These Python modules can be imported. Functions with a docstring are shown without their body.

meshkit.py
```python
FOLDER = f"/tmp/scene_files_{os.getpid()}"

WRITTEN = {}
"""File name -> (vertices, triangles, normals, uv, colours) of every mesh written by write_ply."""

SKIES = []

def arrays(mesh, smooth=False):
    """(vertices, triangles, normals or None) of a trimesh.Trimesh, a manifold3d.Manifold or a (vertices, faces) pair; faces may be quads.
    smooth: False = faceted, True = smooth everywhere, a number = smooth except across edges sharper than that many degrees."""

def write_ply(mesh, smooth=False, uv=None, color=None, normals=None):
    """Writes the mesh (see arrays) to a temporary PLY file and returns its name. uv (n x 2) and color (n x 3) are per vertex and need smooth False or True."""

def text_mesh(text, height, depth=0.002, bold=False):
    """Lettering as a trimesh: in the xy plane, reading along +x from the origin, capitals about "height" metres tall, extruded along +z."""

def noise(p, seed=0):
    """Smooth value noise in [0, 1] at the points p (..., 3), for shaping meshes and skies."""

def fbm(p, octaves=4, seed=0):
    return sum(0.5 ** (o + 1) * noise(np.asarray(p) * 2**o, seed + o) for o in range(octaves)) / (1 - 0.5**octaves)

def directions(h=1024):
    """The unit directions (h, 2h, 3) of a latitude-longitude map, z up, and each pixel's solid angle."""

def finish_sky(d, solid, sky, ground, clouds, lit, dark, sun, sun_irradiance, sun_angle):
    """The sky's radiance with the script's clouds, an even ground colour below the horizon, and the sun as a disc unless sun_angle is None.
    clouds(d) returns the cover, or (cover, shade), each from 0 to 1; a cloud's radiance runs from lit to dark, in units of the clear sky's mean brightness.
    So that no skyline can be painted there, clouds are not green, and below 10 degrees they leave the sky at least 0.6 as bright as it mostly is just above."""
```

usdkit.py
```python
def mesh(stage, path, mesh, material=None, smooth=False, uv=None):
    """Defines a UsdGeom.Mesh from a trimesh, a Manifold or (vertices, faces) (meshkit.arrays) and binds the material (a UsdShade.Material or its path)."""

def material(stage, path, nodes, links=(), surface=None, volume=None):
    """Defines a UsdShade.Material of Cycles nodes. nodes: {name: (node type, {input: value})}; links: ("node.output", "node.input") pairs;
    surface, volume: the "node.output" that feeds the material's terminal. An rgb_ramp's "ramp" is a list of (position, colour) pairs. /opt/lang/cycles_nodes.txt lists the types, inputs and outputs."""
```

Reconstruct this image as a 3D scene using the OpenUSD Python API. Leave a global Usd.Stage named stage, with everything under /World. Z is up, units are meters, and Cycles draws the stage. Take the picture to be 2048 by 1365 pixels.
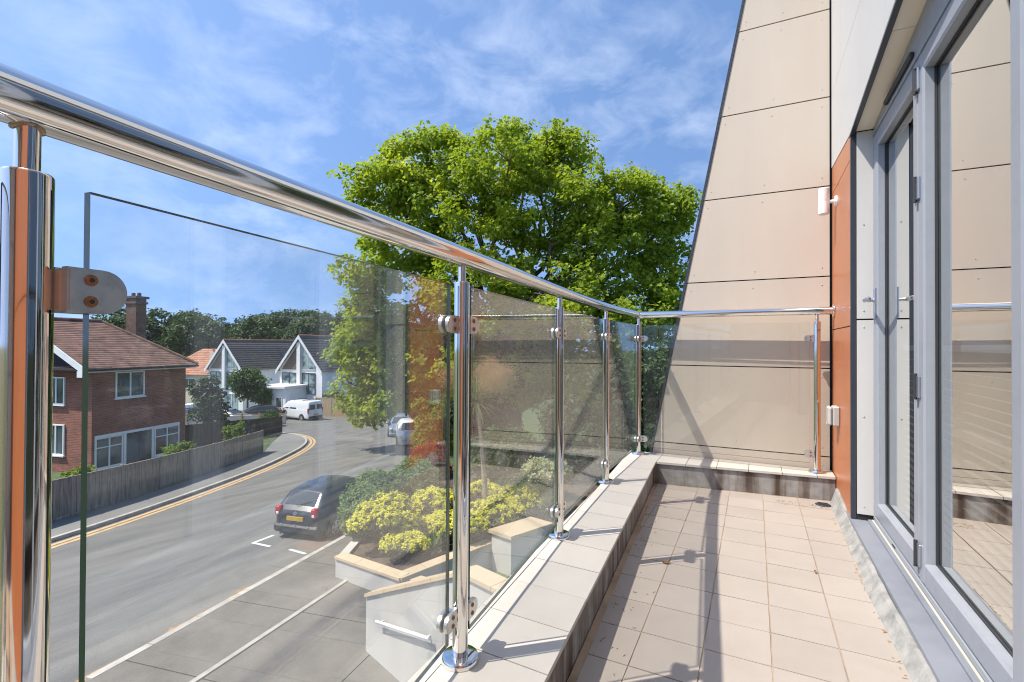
import math, numpy as np, trimesh, usdkit, meshkit
from pxr import Usd, UsdGeom, UsdLux, UsdShade, Gf, Sdf
from shapely.geometry import Polygon, box as sbox, LineString
from shapely import affinity

stage = Usd.Stage.CreateInMemory()
UsdGeom.SetStageUpAxis(stage, UsdGeom.Tokens.z)
UsdGeom.SetStageMetersPerUnit(stage, 1.0)
UsdGeom.Xform.Define(stage, '/World')
UsdGeom.Scope.Define(stage, '/World/Looks')

# ------------------------------------------------------------------ camera
YAW, PITCH, ROLL, CAMZ = math.radians(26.56), math.radians(0.4814), math.radians(0.2582), 0.9924
R0 = np.array([math.cos(YAW), math.sin(YAW), 0]); D0 = np.array([-math.sin(YAW), math.cos(YAW), 0]); U0 = np.array([0, 0, 1.])
cd = D0 * math.cos(PITCH) + U0 * math.sin(PITCH); cu = -D0 * math.sin(PITCH) + U0 * math.cos(PITCH)
cr = R0 * math.cos(ROLL) + cu * math.sin(ROLL); cu = -R0 * math.sin(ROLL) + cu * math.cos(ROLL)
cam = UsdGeom.Camera.Define(stage, '/World/camera')
M = Gf.Matrix4d(*[float(x) for x in (*cr, 0, *cu, 0, *(-cd), 0, 0, 0, CAMZ, 1)])
cam.AddTransformOp().Set(M)
cam.CreateHorizontalApertureAttr(36.0); cam.CreateVerticalApertureAttr(36.0 * 682 / 1024)
cam.CreateFocalLengthAttr(970.54 / 2048 * 36.0)
cam.CreateClippingRangeAttr(Gf.Vec2f(0.01, 2000))
cam.CreateExposureAttr(1.5)

# ------------------------------------------------------------------ sky and sun
SUN = np.array([-0.552, -0.474, 1.16]); SUN /= np.linalg.norm(SUN)
SUN_EL, SUN_ROT = math.asin(SUN[2]), math.atan2(SUN[0], SUN[1])
dome = UsdLux.DomeLight.Define(stage, '/World/sky')
dome.GetPrim().SetCustomDataByKey('kind', 'structure')
sky = usdkit.material(stage, '/World/Looks/sky', {
    'tc': ('texture_coordinate', {}),
    's': ('sky_texture', {'sky_type': 'single_scattering', 'sun_disc': False, 'sun_elevation': SUN_EL, 'sun_rotation': SUN_ROT,
                          'aerosol_density': 0.5, 'air_density': 1.0, 'ozone_density': 2.5, 'altitude': 200.0}),
    'up': ('mapping', {'location': (0, 0, 0.45)}), 'un': ('vector_math', {'math_type': 'normalize'}),
    'hs': ('hsv', {'saturation': 1.04, 'value': 0.63, 'hue': 0.5}),
    'm': ('mapping', {'scale': (3.4, 3.4, 6.0), 'rotation': (0.25, 0.35, 0.6)}),
    'n': ('noise_texture', {'scale': 2.3, 'detail': 9.0, 'roughness': 0.6, 'distortion': 0.3}),
    'm2': ('mapping', {'scale': (1.0, 1.0, 1.6), 'location': (3.1, 1.7, 0.4)}),
    'n2': ('noise_texture', {'scale': 1.5, 'detail': 3.0, 'roughness': 0.5}),
    'r': ('rgb_ramp', {'ramp': [(0.0, (0, 0, 0)), (0.44, (0, 0, 0)), (0.8, (1, 1, 1)), (1, (1, 1, 1))]}),
    'r2': ('rgb_ramp', {'ramp': [(0.0, (0.12, 0.12, 0.12)), (0.4, (0.15, 0.15, 0.15)), (0.66, (1, 1, 1)), (1, (1, 1, 1))]}),
    'mu': ('mix', {'mix_type': 'multiply', 'fac': 1.0}),
    'k': ('math', {'math_type': 'multiply', 'value2': 0.26}),
    'bw': ('rgb_to_bw', {}),
    'mx': ('mix', {'mix_type': 'mix', 'color2': (3.9, 4.1, 4.4)}),
    'b': ('background_shader', {'strength': 0.15})},
    [('tc.generated', 'up.vector'), ('up.vector', 'un.vector1'), ('un.vector', 's.vector'), ('tc.generated', 'm.vector'), ('m.vector', 'n.vector'), ('tc.generated', 'm2.vector'), ('m2.vector', 'n2.vector'),
     ('n.fac', 'r.fac'), ('n2.fac', 'r2.fac'), ('r.color', 'mu.color1'), ('r2.color', 'mu.color2'), ('mu.color', 'bw.color'), ('bw.val', 'k.value1'),
     ('s.color', 'hs.color'), ('hs.color', 'mx.color1'), ('k.value', 'mx.fac'), ('mx.color', 'b.color')], surface='b.background')
UsdShade.MaterialBindingAPI.Apply(dome.GetPrim()).Bind(sky)
sun = UsdLux.DistantLight.Define(stage, '/World/sun')
sun.CreateNormalizeAttr(True); sun.CreateIntensityAttr(0.60); sun.CreateAngleAttr(0.53); sun.CreateColorAttr(Gf.Vec3f(1.0, 0.93, 0.82))
zc = Gf.Vec3d(*[float(x) for x in SUN])
sun.AddTransformOp().Set(Gf.Matrix4d().SetRotate(Gf.Rotation(Gf.Vec3d(0, 0, 1), zc)))

# ------------------------------------------------------------------ materials
MAT = {}
def mat(name, nodes, links, surface='p.BSDF'):
    MAT[name] = usdkit.material(stage, '/World/Looks/' + name, nodes, links, surface=surface); return MAT[name]

def plain(name, col, rough=0.5, metal=0.0, var=0.06, scale=6.0, bump=0.0, bscale=60.0, spec=0.5, stretch=(1, 1, 1), coat=0.0, rnd=0.0, noiserough=0.0):
    c = np.array(col, float)
    nodes = {'g': ('geometry', {}), 'm': ('mapping', {'scale': stretch}), 'n': ('noise_texture', {'scale': scale, 'detail': 5.0, 'roughness': 0.6}),
             'r': ('rgb_ramp', {'ramp': [(0.25, tuple(np.clip(c * (1 - 2 * var), 0, 1))), (0.5, tuple(c)), (0.78, tuple(np.clip(c * (1 + 1.6 * var), 0, 1)))]}),
             'p': ('principled_bsdf', {'roughness': rough, 'metallic': metal, 'specular_ior_level': spec, 'coat_weight': coat})}
    links = [('g.position', 'm.vector'), ('m.vector', 'n.vector'), ('n.fac', 'r.fac')]
    last = 'r.color'
    if rnd:
        nodes['o'] = ('object_info', {}); nodes['mr'] = ('map_range', {'from_min': 0.0, 'from_max': 1.0, 'to_min': 1 - rnd, 'to_max': 1 + rnd})
        nodes['hv'] = ('hsv', {}); links += [('o.random', 'mr.value'), ('mr.result', 'hv.value'), ('r.color', 'hv.color')]; last = 'hv.color'
    links.append((last, 'p.base_color'))
    if bump:
        nodes['bn'] = ('noise_texture', {'scale': bscale, 'detail': 4.0}); nodes['b'] = ('bump', {'strength': bump, 'distance': 0.01})
        links += [('m.vector', 'bn.vector'), ('bn.fac', 'b.height'), ('b.normal', 'p.normal')]
    if noiserough:
        nodes['rr'] = ('map_range', {'from_min': 0.3, 'from_max': 0.7, 'to_min': max(rough - noiserough, 0.02), 'to_max': rough + noiserough}); links += [('n.fac', 'rr.value'), ('rr.result', 'p.roughness')]
    return mat(name, nodes, links)

plain('steel', (0.80, 0.78, 0.75), 0.07, 1.0, 0.03, 3, noiserough=0.03)
plain('steel_satin', (0.66, 0.65, 0.62), 0.36, 1.0, 0.06, 25, noiserough=0.06)
plain('screw_rust', (0.30, 0.15, 0.08), 0.5, 0.6, 0.2, 300)
plain('weld', (0.45, 0.38, 0.30), 0.45, 0.8, 0.3, 200, bump=0.6, bscale=350)
plain('beige_panel', (0.54, 0.47, 0.392), 0.42, 0, 0.045, 1.2, spec=0.35, stretch=(1.6, 1, 0.3), rnd=0.03)
plain('white_panel', (0.555, 0.54, 0.515), 0.42, 0, 0.02, 2.0, spec=0.4)
plain('cream_soffit', (0.82, 0.74, 0.61), 0.5, 0, 0.03, 2.0)
plain('orange_panel', (0.45, 0.15, 0.055), 0.32, 0, 0.06, 5.0, spec=0.5, rnd=0.03)
plain('dark_gap', (0.02, 0.021, 0.024), 0.7)
plain('dark_trim', (0.035, 0.04, 0.05), 0.35)
plain('grey_frame', (0.27, 0.288, 0.32), 0.35, 0.0, 0.02, 12, spec=0.5, noiserough=0.05)
plain('grey_sill', (0.20, 0.213, 0.245), 0.45, 0, 0.07, 7, noiserough=0.08)
plain('gasket', (0.025, 0.027, 0.03), 0.6)
plain('handle_metal', (0.5, 0.51, 0.54), 0.3, 0.9)
plain('cement', (0.27, 0.265, 0.25), 0.8, 0, 0.22, 14, bump=0.6, bscale=40)
plain('white_plastic', (0.78, 0.77, 0.75), 0.35)
plain('grey_plastic', (0.42, 0.42, 0.39), 0.4)
plain('brass_leaf', (0.22, 0.09, 0.03), 0.7, 0, 0.3, 60)
plain('dry_needle', (0.34, 0.19, 0.09), 0.8, 0, 0.3, 60)
plain('blind_slat', (0.5, 0.5, 0.47), 0.4)
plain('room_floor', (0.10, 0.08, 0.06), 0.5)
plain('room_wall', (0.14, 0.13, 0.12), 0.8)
# tiles: pale, faint grain, some brown dirt patches
def tile_mat(name, col, dirt, dscale, lo):
    c = np.array(col)
    return mat(name, {'g': ('geometry', {}), 'n': ('noise_texture', {'scale': 5.0, 'detail': 6.0, 'roughness': 0.65}), 'n2': ('noise_texture', {'scale': dscale, 'detail': 8.0, 'roughness': 0.7}),
        'r': ('rgb_ramp', {'ramp': [(0.25, tuple(c * 0.93)), (0.75, tuple(np.minimum(c * 1.05, 1)))]}), 'd': ('rgb_ramp', {'ramp': [(0, (0, 0, 0)), (lo, (0, 0, 0)), (lo + 0.2, (0.5, 0.5, 0.5))]}),
        'o': ('object_info', {}), 'mr': ('map_range', {'from_min': 0.0, 'from_max': 1.0, 'to_min': 0.95, 'to_max': 1.04}), 'hv': ('hsv', {}),
        'mx': ('mix', {'color2': dirt}), 'bw': ('rgb_to_bw', {}), 'bn': ('noise_texture', {'scale': 220.0, 'detail': 2.0}), 'b': ('bump', {'strength': 0.12, 'distance': 0.002}),
        'p': ('principled_bsdf', {'roughness': 0.5, 'specular_ior_level': 0.35})},
        [('g.position', 'n.vector'), ('g.position', 'n2.vector'), ('g.position', 'bn.vector'), ('n.fac', 'r.fac'), ('n2.fac', 'd.fac'), ('d.color', 'bw.color'), ('o.random', 'mr.value'), ('mr.result', 'hv.value'), ('r.color', 'hv.color'),
         ('hv.color', 'mx.color1'), ('bw.val', 'mx.fac'), ('mx.color', 'p.base_color'), ('bn.fac', 'b.height'), ('b.normal', 'p.normal')])
tile_mat('floor_tile', (0.345, 0.303, 0.267), (0.30, 0.24, 0.15), 3.0, 0.60)
tile_mat('coping_tile', (0.495, 0.462, 0.415), (0.36, 0.31, 0.26), 4.0, 0.62)
tile_mat('stone_coping', (0.56, 0.44, 0.29), (0.34, 0.29, 0.2), 4.0, 0.6)
plain('grout', (0.33, 0.25, 0.18), 0.9, 0, 0.25, 6)
# stained concrete of the upstand: long brown runs down its face
mat('stained_concrete', {'g': ('geometry', {}), 'm': ('mapping', {'scale': (9, 9, 0.9)}), 'n': ('noise_texture', {'scale': 1.3, 'detail': 6.0, 'roughness': 0.55}), 'n2': ('noise_texture', {'scale': 20.0, 'detail': 5.0}),
    'r': ('rgb_ramp', {'ramp': [(0.36, (0.075, 0.05, 0.038)), (0.47, (0.17, 0.145, 0.125)), (0.56, (0.27, 0.26, 0.25)), (0.75, (0.33, 0.325, 0.315))]}),
    'r2': ('rgb_ramp', {'ramp': [(0.3, (0.75, 0.75, 0.75)), (0.7, (1.1, 1.1, 1.1))]}), 'mu': ('mix', {'mix_type': 'multiply', 'fac': 1.0}),
    'b': ('bump', {'strength': 0.4, 'distance': 0.006}), 'p': ('principled_bsdf', {'roughness': 0.85})},
    [('g.position', 'm.vector'), ('m.vector', 'n.vector'), ('g.position', 'n2.vector'), ('n.fac', 'r.fac'), ('n2.fac', 'r2.fac'), ('r.color', 'mu.color1'), ('r2.color', 'mu.color2'), ('mu.color', 'p.base_color'), ('n2.fac', 'b.height'), ('b.normal', 'p.normal')])

def glass_mat(name, base, gain, power, tint, dirt=0.0):
    """thin reflective coated glass: clear, with a mirror part that grows towards grazing views"""
    nodes = {'lw': ('layer_weight', {'blend': 0.5}), 'pw': ('math', {'math_type': 'power', 'value2': power}), 'mu': ('math', {'math_type': 'multiply_add', 'value2': gain, 'value3': base, 'use_clamp': True}),
             't': ('transparent_bsdf', {'color': tint}), 'g': ('glossy_bsdf', {'roughness': 0.0, 'color': (0.97, 0.98, 0.96)}), 'mx': ('mix_closure', {})}
    links = [('lw.facing', 'pw.value1'), ('pw.value', 'mu.value1'), ('mu.value', 'mx.fac'), ('t.BSDF', 'mx.closure1'), ('g.BSDF', 'mx.closure2')]
    out = 'mx.closure'
    if dirt:
        nodes.update({'ge': ('geometry', {}), 'n': ('noise_texture', {'scale': 9.0, 'detail': 8.0, 'roughness': 0.75}), 'r': ('map_range', {'from_min': 0.45, 'from_max': 0.8, 'to_min': dirt * 0.8, 'to_max': dirt * 1.9, 'clamp': True}),
                      'd0': ('diffuse_bsdf', {'color': (0.80, 0.79, 0.74)}), 'd1': ('translucent_bsdf', {'color': (0.80, 0.79, 0.72)}), 'd': ('mix_closure', {'fac': 0.5}), 'm2': ('mix_closure', {})})
        links += [('ge.position', 'n.vector'), ('n.fac', 'r.value'), ('r.result', 'm2.fac'), ('mx.closure', 'm2.closure1'), ('d0.BSDF', 'd.closure1'), ('d1.BSDF', 'd.closure2'), ('d.closure', 'm2.closure2')]; out = 'm2.closure'
    return mat(name, nodes, links, out)
glass_mat('balustrade_glass', 0.035, 0.30, 1.5, (0.988, 0.994, 0.986), 0.010)
glass_mat('door_glass', 0.12, 0.95, 1.1, (0.90, 0.93, 0.91))
mat('glass_edge', {'p': ('principled_bsdf', {'base_color': (0.010, 0.026, 0.021), 'roughness': 0.12, 'specular_ior_level': 0.6})}, [])
mat('window_glass', {'g': ('geometry', {}), 'n': ('noise_texture', {'scale': 0.9, 'detail': 2.0}), 'r': ('rgb_ramp', {'ramp': [(0.35, (0.015, 0.02, 0.025)), (0.65, (0.10, 0.13, 0.15))]}), 'p': ('principled_bsdf', {'roughness': 0.04, 'specular_ior_level': 0.9})},
    [('g.position', 'n.vector'), ('n.fac', 'r.fac'), ('r.color', 'p.base_color')])
mat('curtain_glass', {'g': ('geometry', {}), 'n': ('noise_texture', {'scale': 1.4, 'detail': 2.0}), 'r': ('rgb_ramp', {'ramp': [(0.35, (0.06, 0.10, 0.12)), (0.6, (0.35, 0.45, 0.47))]}), 'p': ('principled_bsdf', {'roughness': 0.04, 'specular_ior_level': 0.9})},
    [('g.position', 'n.vector'), ('n.fac', 'r.fac'), ('r.color', 'p.base_color')])
# street
def asphalt(name, c1, c2, stretch, rot, s1=0.5):
    return mat(name, {'g': ('geometry', {}), 'm': ('mapping', {'mapping_type': 'point', 'rotation': (0, 0, rot), 'scale': stretch}), 'n': ('noise_texture', {'scale': s1, 'detail': 7.0, 'roughness': 0.6}), 'n2': ('noise_texture', {'scale': 40.0, 'detail': 4.0, 'roughness': 0.7}),
        'r': ('rgb_ramp', {'ramp': [(0.3, c1), (0.7, c2)]}), 'r2': ('rgb_ramp', {'ramp': [(0.25, (0.72, 0.72, 0.72)), (0.75, (1.18, 1.18, 1.18))]}), 'mu': ('mix', {'mix_type': 'multiply', 'fac': 1.0}),
        'b': ('bump', {'strength': 0.4, 'distance': 0.01}), 'p': ('principled_bsdf', {'roughness': 0.8, 'specular_ior_level': 0.4})},
        [('g.position', 'm.vector'), ('m.vector', 'n.vector'), ('g.position', 'n2.vector'), ('n.fac', 'r.fac'), ('n2.fac', 'r2.fac'), ('r.color', 'mu.color1'), ('r2.color', 'mu.color2'), ('mu.color', 'p.base_color'), ('n2.fac', 'b.height'), ('b.normal', 'p.normal')])
asphalt('asphalt', (0.112, 0.113, 0.106), (0.205, 0.199, 0.183), (2.2, 0.3, 1), -YAW - 0.2, 0.8)
asphalt('pavement_tar', (0.17, 0.17, 0.16), (0.24, 0.235, 0.22), (1, 1, 1), 0)
asphalt('bay_tar', (0.15, 0.115, 0.095), (0.21, 0.165, 0.135), (1, 1, 1), 0)
asphalt('paving_slab', (0.09, 0.086, 0.077), (0.195, 0.182, 0.162), (1, 1, 1), 0, 0.9)
plain('kerb_stone', (0.40, 0.38, 0.34), 0.85, 0, 0.15, 5, bump=0.4, rnd=0.08)
plain('yellow_line', (0.55, 0.36, 0.17), 0.75, 0, 0.15, 5)
plain('white_line', (0.62, 0.61, 0.57), 0.75, 0, 0.15, 8)
plain('moss', (0.34, 0.20, 0.09), 0.95, 0, 0.35, 8, bump=0.5)
plain('soil', (0.085, 0.062, 0.045), 0.95, 0, 0.35, 4, bump=0.9, bscale=18)
plain('grass', (0.06, 0.095, 0.03), 0.9, 0, 0.3, 2, bump=0.8, bscale=20)
plain('render_white', (0.48, 0.465, 0.425), 0.8, 0, 0.07, 1.2, bump=0.15, bscale=60, stretch=(1, 1, 0.5))
plain('house_white', (0.84, 0.84, 0.83), 0.7, 0, 0.03, 0.4)
plain('fence_grey', (0.26, 0.225, 0.185), 0.85, 0, 0.28, 3.0, stretch=(5, 5, 0.5), bump=0.4, rnd=0.16)
plain('fence_dark', (0.045, 0.03, 0.022), 0.8, 0, 0.25, 2.0, stretch=(4, 4, 0.4))
plain('fence_yellow', (0.46, 0.33, 0.17), 0.8, 0, 0.12, 2.0, stretch=(4, 4, 0.4))
plain('pale_wall', (0.50, 0.47, 0.40), 0.85, 0, 0.12, 1.0)
plain('timber_post', (0.33, 0.25, 0.16), 0.85, 0, 0.15, 4)
plain('cladding_brown', (0.15, 0.11, 0.085), 0.75, 0, 0.15, 3, stretch=(1, 1, 6))
plain('slate_roof', (0.085, 0.075, 0.075), 0.7, 0, 0.12, 1.5)
plain('terracotta_roof', (0.38, 0.17, 0.10), 0.85, 0, 0.2, 1.2)
plain('cream_wall', (0.62, 0.55, 0.42), 0.8, 0, 0.05, 1)
plain('tile_roof', (0.185, 0.105, 0.08), 0.85, 0, 0.32, 2.2, bump=0.5, bscale=12)
plain('chimney_brick', (0.14, 0.085, 0.065), 0.9, 0, 0.25, 4)
plain('white_paint', (0.78, 0.78, 0.77), 0.4, 0, 0.03, 3)
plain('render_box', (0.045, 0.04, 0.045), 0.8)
def brick_mat(name, c1, c2, mortar):
    return mat(name, {'tc': ('texture_coordinate', {}), 's': ('separate_xyz', {}), 'a': ('math', {'math_type': 'add'}), 'c': ('combine_xyz', {}),
        'b': ('brick_texture', {'color1': c1, 'color2': c2, 'mortar': mortar, 'scale': 1.0, 'mortar_size': 0.008, 'brick_width': 0.225, 'row_height': 0.075, 'bias': 0.0}),
        'n': ('noise_texture', {'scale': 1.3, 'detail': 5.0}), 'r': ('rgb_ramp', {'ramp': [(0.3, (0.75, 0.75, 0.75)), (0.7, (1.15, 1.15, 1.15))]}), 'mu': ('mix', {'mix_type': 'multiply', 'fac': 1.0}),
        'bp': ('bump', {'strength': 0.5, 'distance': 0.01, 'invert': True}), 'p': ('principled_bsdf', {'roughness': 0.9})},
        [('tc.object', 's.vector'), ('s.x', 'a.value1'), ('s.y', 'a.value2'), ('a.value', 'c.x'), ('s.z', 'c.y'), ('c.vector', 'b.vector'), ('tc.object', 'n.vector'), ('n.fac', 'r.fac'), ('b.color', 'mu.color1'), ('r.color', 'mu.color2'), ('mu.color', 'p.base_color'), ('b.fac', 'bp.height'), ('bp.normal', 'p.normal')])
brick_mat('red_brick', (0.33, 0.10, 0.055), (0.23, 0.07, 0.042), (0.25, 0.2, 0.17))
# vehicles
def paint(name, col, rough=0.28, metal=0.0): plain(name, col, rough, metal, 0.02, 2, coat=0.6)
paint('car_charcoal', (0.020, 0.024, 0.032)); paint('car_black', (0.012, 0.013, 0.016)); paint('car_silver', (0.42, 0.45, 0.48), 0.3, 0.6); paint('car_white', (0.75, 0.76, 0.77)); paint('car_blue_grey', (0.22, 0.27, 0.33), 0.3, 0.5)
plain('tyre', (0.016, 0.016, 0.017), 0.85); plain('bumper_black', (0.018, 0.019, 0.022), 0.55)
mat('car_glass', {'p': ('principled_bsdf', {'base_color': (0.02, 0.03, 0.035), 'roughness': 0.03, 'specular_ior_level': 1.0})}, [])
mat('tail_lamp', {'p': ('principled_bsdf', {'base_color': (0.42, 0.012, 0.012), 'roughness': 0.1, 'coat_weight': 0.6})}, [])
mat('head_lamp', {'p': ('principled_bsdf', {'base_color': (0.75, 0.77, 0.78), 'roughness': 0.08, 'coat_weight': 1.0})}, [])
plain('plate_yellow', (0.5, 0.31, 0.03), 0.4); plain('plate_white', (0.75, 0.75, 0.72), 0.4)
# foliage
def leaf_mat(name, dark, mid, light, nscale=0.5, transl=0.35, rough=0.5):
    return mat(name, {'g': ('geometry', {}), 'n': ('noise_texture', {'scale': nscale, 'detail': 3.0}), 'a': ('math', {'math_type': 'multiply_add', 'value2': 0.46}), 'sb': ('math', {'math_type': 'subtract', 'value2': 0.23}),
        'r': ('rgb_ramp', {'ramp': [(0.3, dark), (0.5, mid), (0.74, light)]}), 'p': ('principled_bsdf', {'roughness': rough, 'specular_ior_level': 0.35}),
        'hv': ('hsv', {'saturation': 1.05, 'value': 1.5}), 't': ('translucent_bsdf', {}), 'mx': ('mix_closure', {'fac': transl})},
        [('g.position', 'n.vector'), ('g.random_per_island', 'a.value1'), ('n.fac', 'a.value3'), ('a.value', 'sb.value1'), ('sb.value', 'r.fac'), ('r.color', 'p.base_color'), ('r.color', 'hv.color'), ('hv.color', 't.color'), ('p.BSDF', 'mx.closure1'), ('t.BSDF', 'mx.closure2')], 'mx.closure')
leaf_mat('leaf_big', (0.25, 0.32, 0.032), (0.44, 0.49, 0.05), (0.66, 0.65, 0.10), 0.45, 0.5)
leaf_mat('leaf_wood', (0.05, 0.09, 0.028), (0.08, 0.13, 0.035), (0.13, 0.18, 0.05), 0.12, 0.25)
leaf_mat('leaf_dark', (0.025, 0.055, 0.015), (0.055, 0.10, 0.024), (0.11, 0.17, 0.035), 0.5, 0.2)
leaf_mat('leaf_mid', (0.05, 0.10, 0.022), (0.10, 0.17, 0.035), (0.18, 0.26, 0.05), 0.8, 0.3)
leaf_mat('leaf_lime', (0.13, 0.20, 0.025), (0.24, 0.33, 0.04), (0.36, 0.42, 0.07), 1.2, 0.4)
leaf_mat('leaf_grey', (0.10, 0.13, 0.06), (0.19, 0.22, 0.11), (0.40, 0.40, 0.25), 2.5, 0.25)
leaf_mat('leaf_variegated', (0.13, 0.20, 0.05), (0.28, 0.37, 0.11), (0.66, 0.64, 0.40), 3.0, 0.25)
leaf_mat('petal_yellow', (0.60, 0.58, 0.04), (0.78, 0.74, 0.07), (0.86, 0.84, 0.18), 3.0, 0.25)
leaf_mat('petal_cream', (0.45, 0.46, 0.25), (0.6, 0.6, 0.4), (0.7, 0.7, 0.55), 3.0, 0.2)
leaf_mat('leaf_red', (0.22, 0.04, 0.015), (0.38, 0.08, 0.025), (0.52, 0.14, 0.04), 2.5, 0.3)
leaf_mat('plume', (0.42, 0.27, 0.12), (0.56, 0.40, 0.22), (0.66, 0.52, 0.32), 2.5, 0.35)
leaf_mat('blade_green', (0.10, 0.15, 0.05), (0.19, 0.25, 0.09), (0.32, 0.36, 0.16), 1.5, 0.3)
plain('bark', (0.12, 0.09, 0.065), 0.9, 0, 0.3, 4, stretch=(3, 3, 0.5), bump=0.8, bscale=14)
plain('palm_bark', (0.30, 0.24, 0.17), 0.9, 0, 0.25, 6, stretch=(1, 1, 4), bump=0.6)

# ------------------------------------------------------------------ object helpers
COUNT = {}
def numbered(parent, name):
    k = (parent, name); n = COUNT.get(k, 0); COUNT[k] = n + 1
    return name if n == 0 else f'{name}_{n:03d}'
def tag(prim, label=None, cat=None, group=None, kind=None):
    for k, v in (('label', label), ('category', cat), ('group', group), ('kind', kind)):
        if v: prim.SetCustomDataByKey(k, v)
class Thing:
    def __init__(s, name, label, cat, loc=(0, 0, 0), rotz=0.0, group=None, kind=None):
        s.path = '/World/' + numbered('/World', name); s.loc = np.array(loc, float); s.rot = rotz
        x = UsdGeom.Xform.Define(stage, s.path); x.AddTranslateOp().Set(Gf.Vec3d(*map(float, s.loc))); x.AddRotateZOp().Set(math.degrees(rotz))
        s.prim = x.GetPrim(); tag(s.prim, label, cat, group, kind)
    def local(s, mesh):
        m = mesh.copy(); v = np.array(m.vertices) - s.loc; c, n = math.cos(-s.rot), math.sin(-s.rot)
        m.vertices = np.stack([v[:, 0] * c - v[:, 1] * n, v[:, 0] * n + v[:, 1] * c, v[:, 2]], 1); return m
    def part(s, name, mesh, m, parent=None, smooth=False, world=False, label=None, kind=None):
        if world: mesh = s.local(mesh)
        base = parent or s.path
        p = base + '/' + numbered(base, name)
        prim = usdkit.mesh(stage, p, mesh, MAT[m], smooth).GetPrim(); tag(prim, label, None, None, kind); return p
def single(name, mesh, m, label=None, cat=None, group=None, kind=None, smooth=False):
    p = '/World/' + numbered('/World', name)
    prim = usdkit.mesh(stage, p, mesh, MAT[m], smooth).GetPrim(); tag(prim, label, cat, group, kind); return p

T = trimesh.Trimesh
cat_ = trimesh.util.concatenate
def bx(x0, x1, y0, y1, z0, z1):
    m = trimesh.creation.box((x1 - x0, y1 - y0, z1 - z0)); m.apply_translation(((x0 + x1) / 2, (y0 + y1) / 2, (z0 + z1) / 2)); return m
def cbx(x0, x1, y0, y1, z0, z1, b=0.004):
    b = min(b, 0.45 * min(x1 - x0, y1 - y0, z1 - z0)); pts = []
    for sx, X in ((1, x0), (-1, x1)):
        for sy, Y in ((1, y0), (-1, y1)):
            for sz, Z in ((1, z0), (-1, z1)):
                pts += [(X + sx * b, Y + sy * b, Z), (X + sx * b, Y, Z + sz * b), (X, Y + sy * b, Z + sz * b)]
    return trimesh.convex.convex_hull(np.array(pts))
def xf(m, loc=(0, 0, 0), rz=0.0, rx=0.0, ry=0.0):
    m = m.copy(); A = trimesh.transformations.euler_matrix(rx, ry, rz); A[:3, 3] = loc; m.apply_transform(A); return m
def prism(poly, z0, z1):
    m = trimesh.creation.extrude_polygon(poly if not isinstance(poly, (list, np.ndarray)) else Polygon(poly), z1 - z0, engine='earcut'); m.apply_translation((0, 0, z0)); return m
def frame_prism(poly2, origin, ex, ey, depth):
    """polygon in the plane (ex, ey) at origin, extruded along ex x ey by depth"""
    ex, ey = np.array(ex, float), np.array(ey, float); ez = np.cross(ex, ey)
    m = prism(poly2, 0, depth); v = np.array(m.vertices); m.vertices = np.array(origin) + v[:, :1] * ex + v[:, 1:2] * ey + v[:, 2:] * ez; return m
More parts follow.
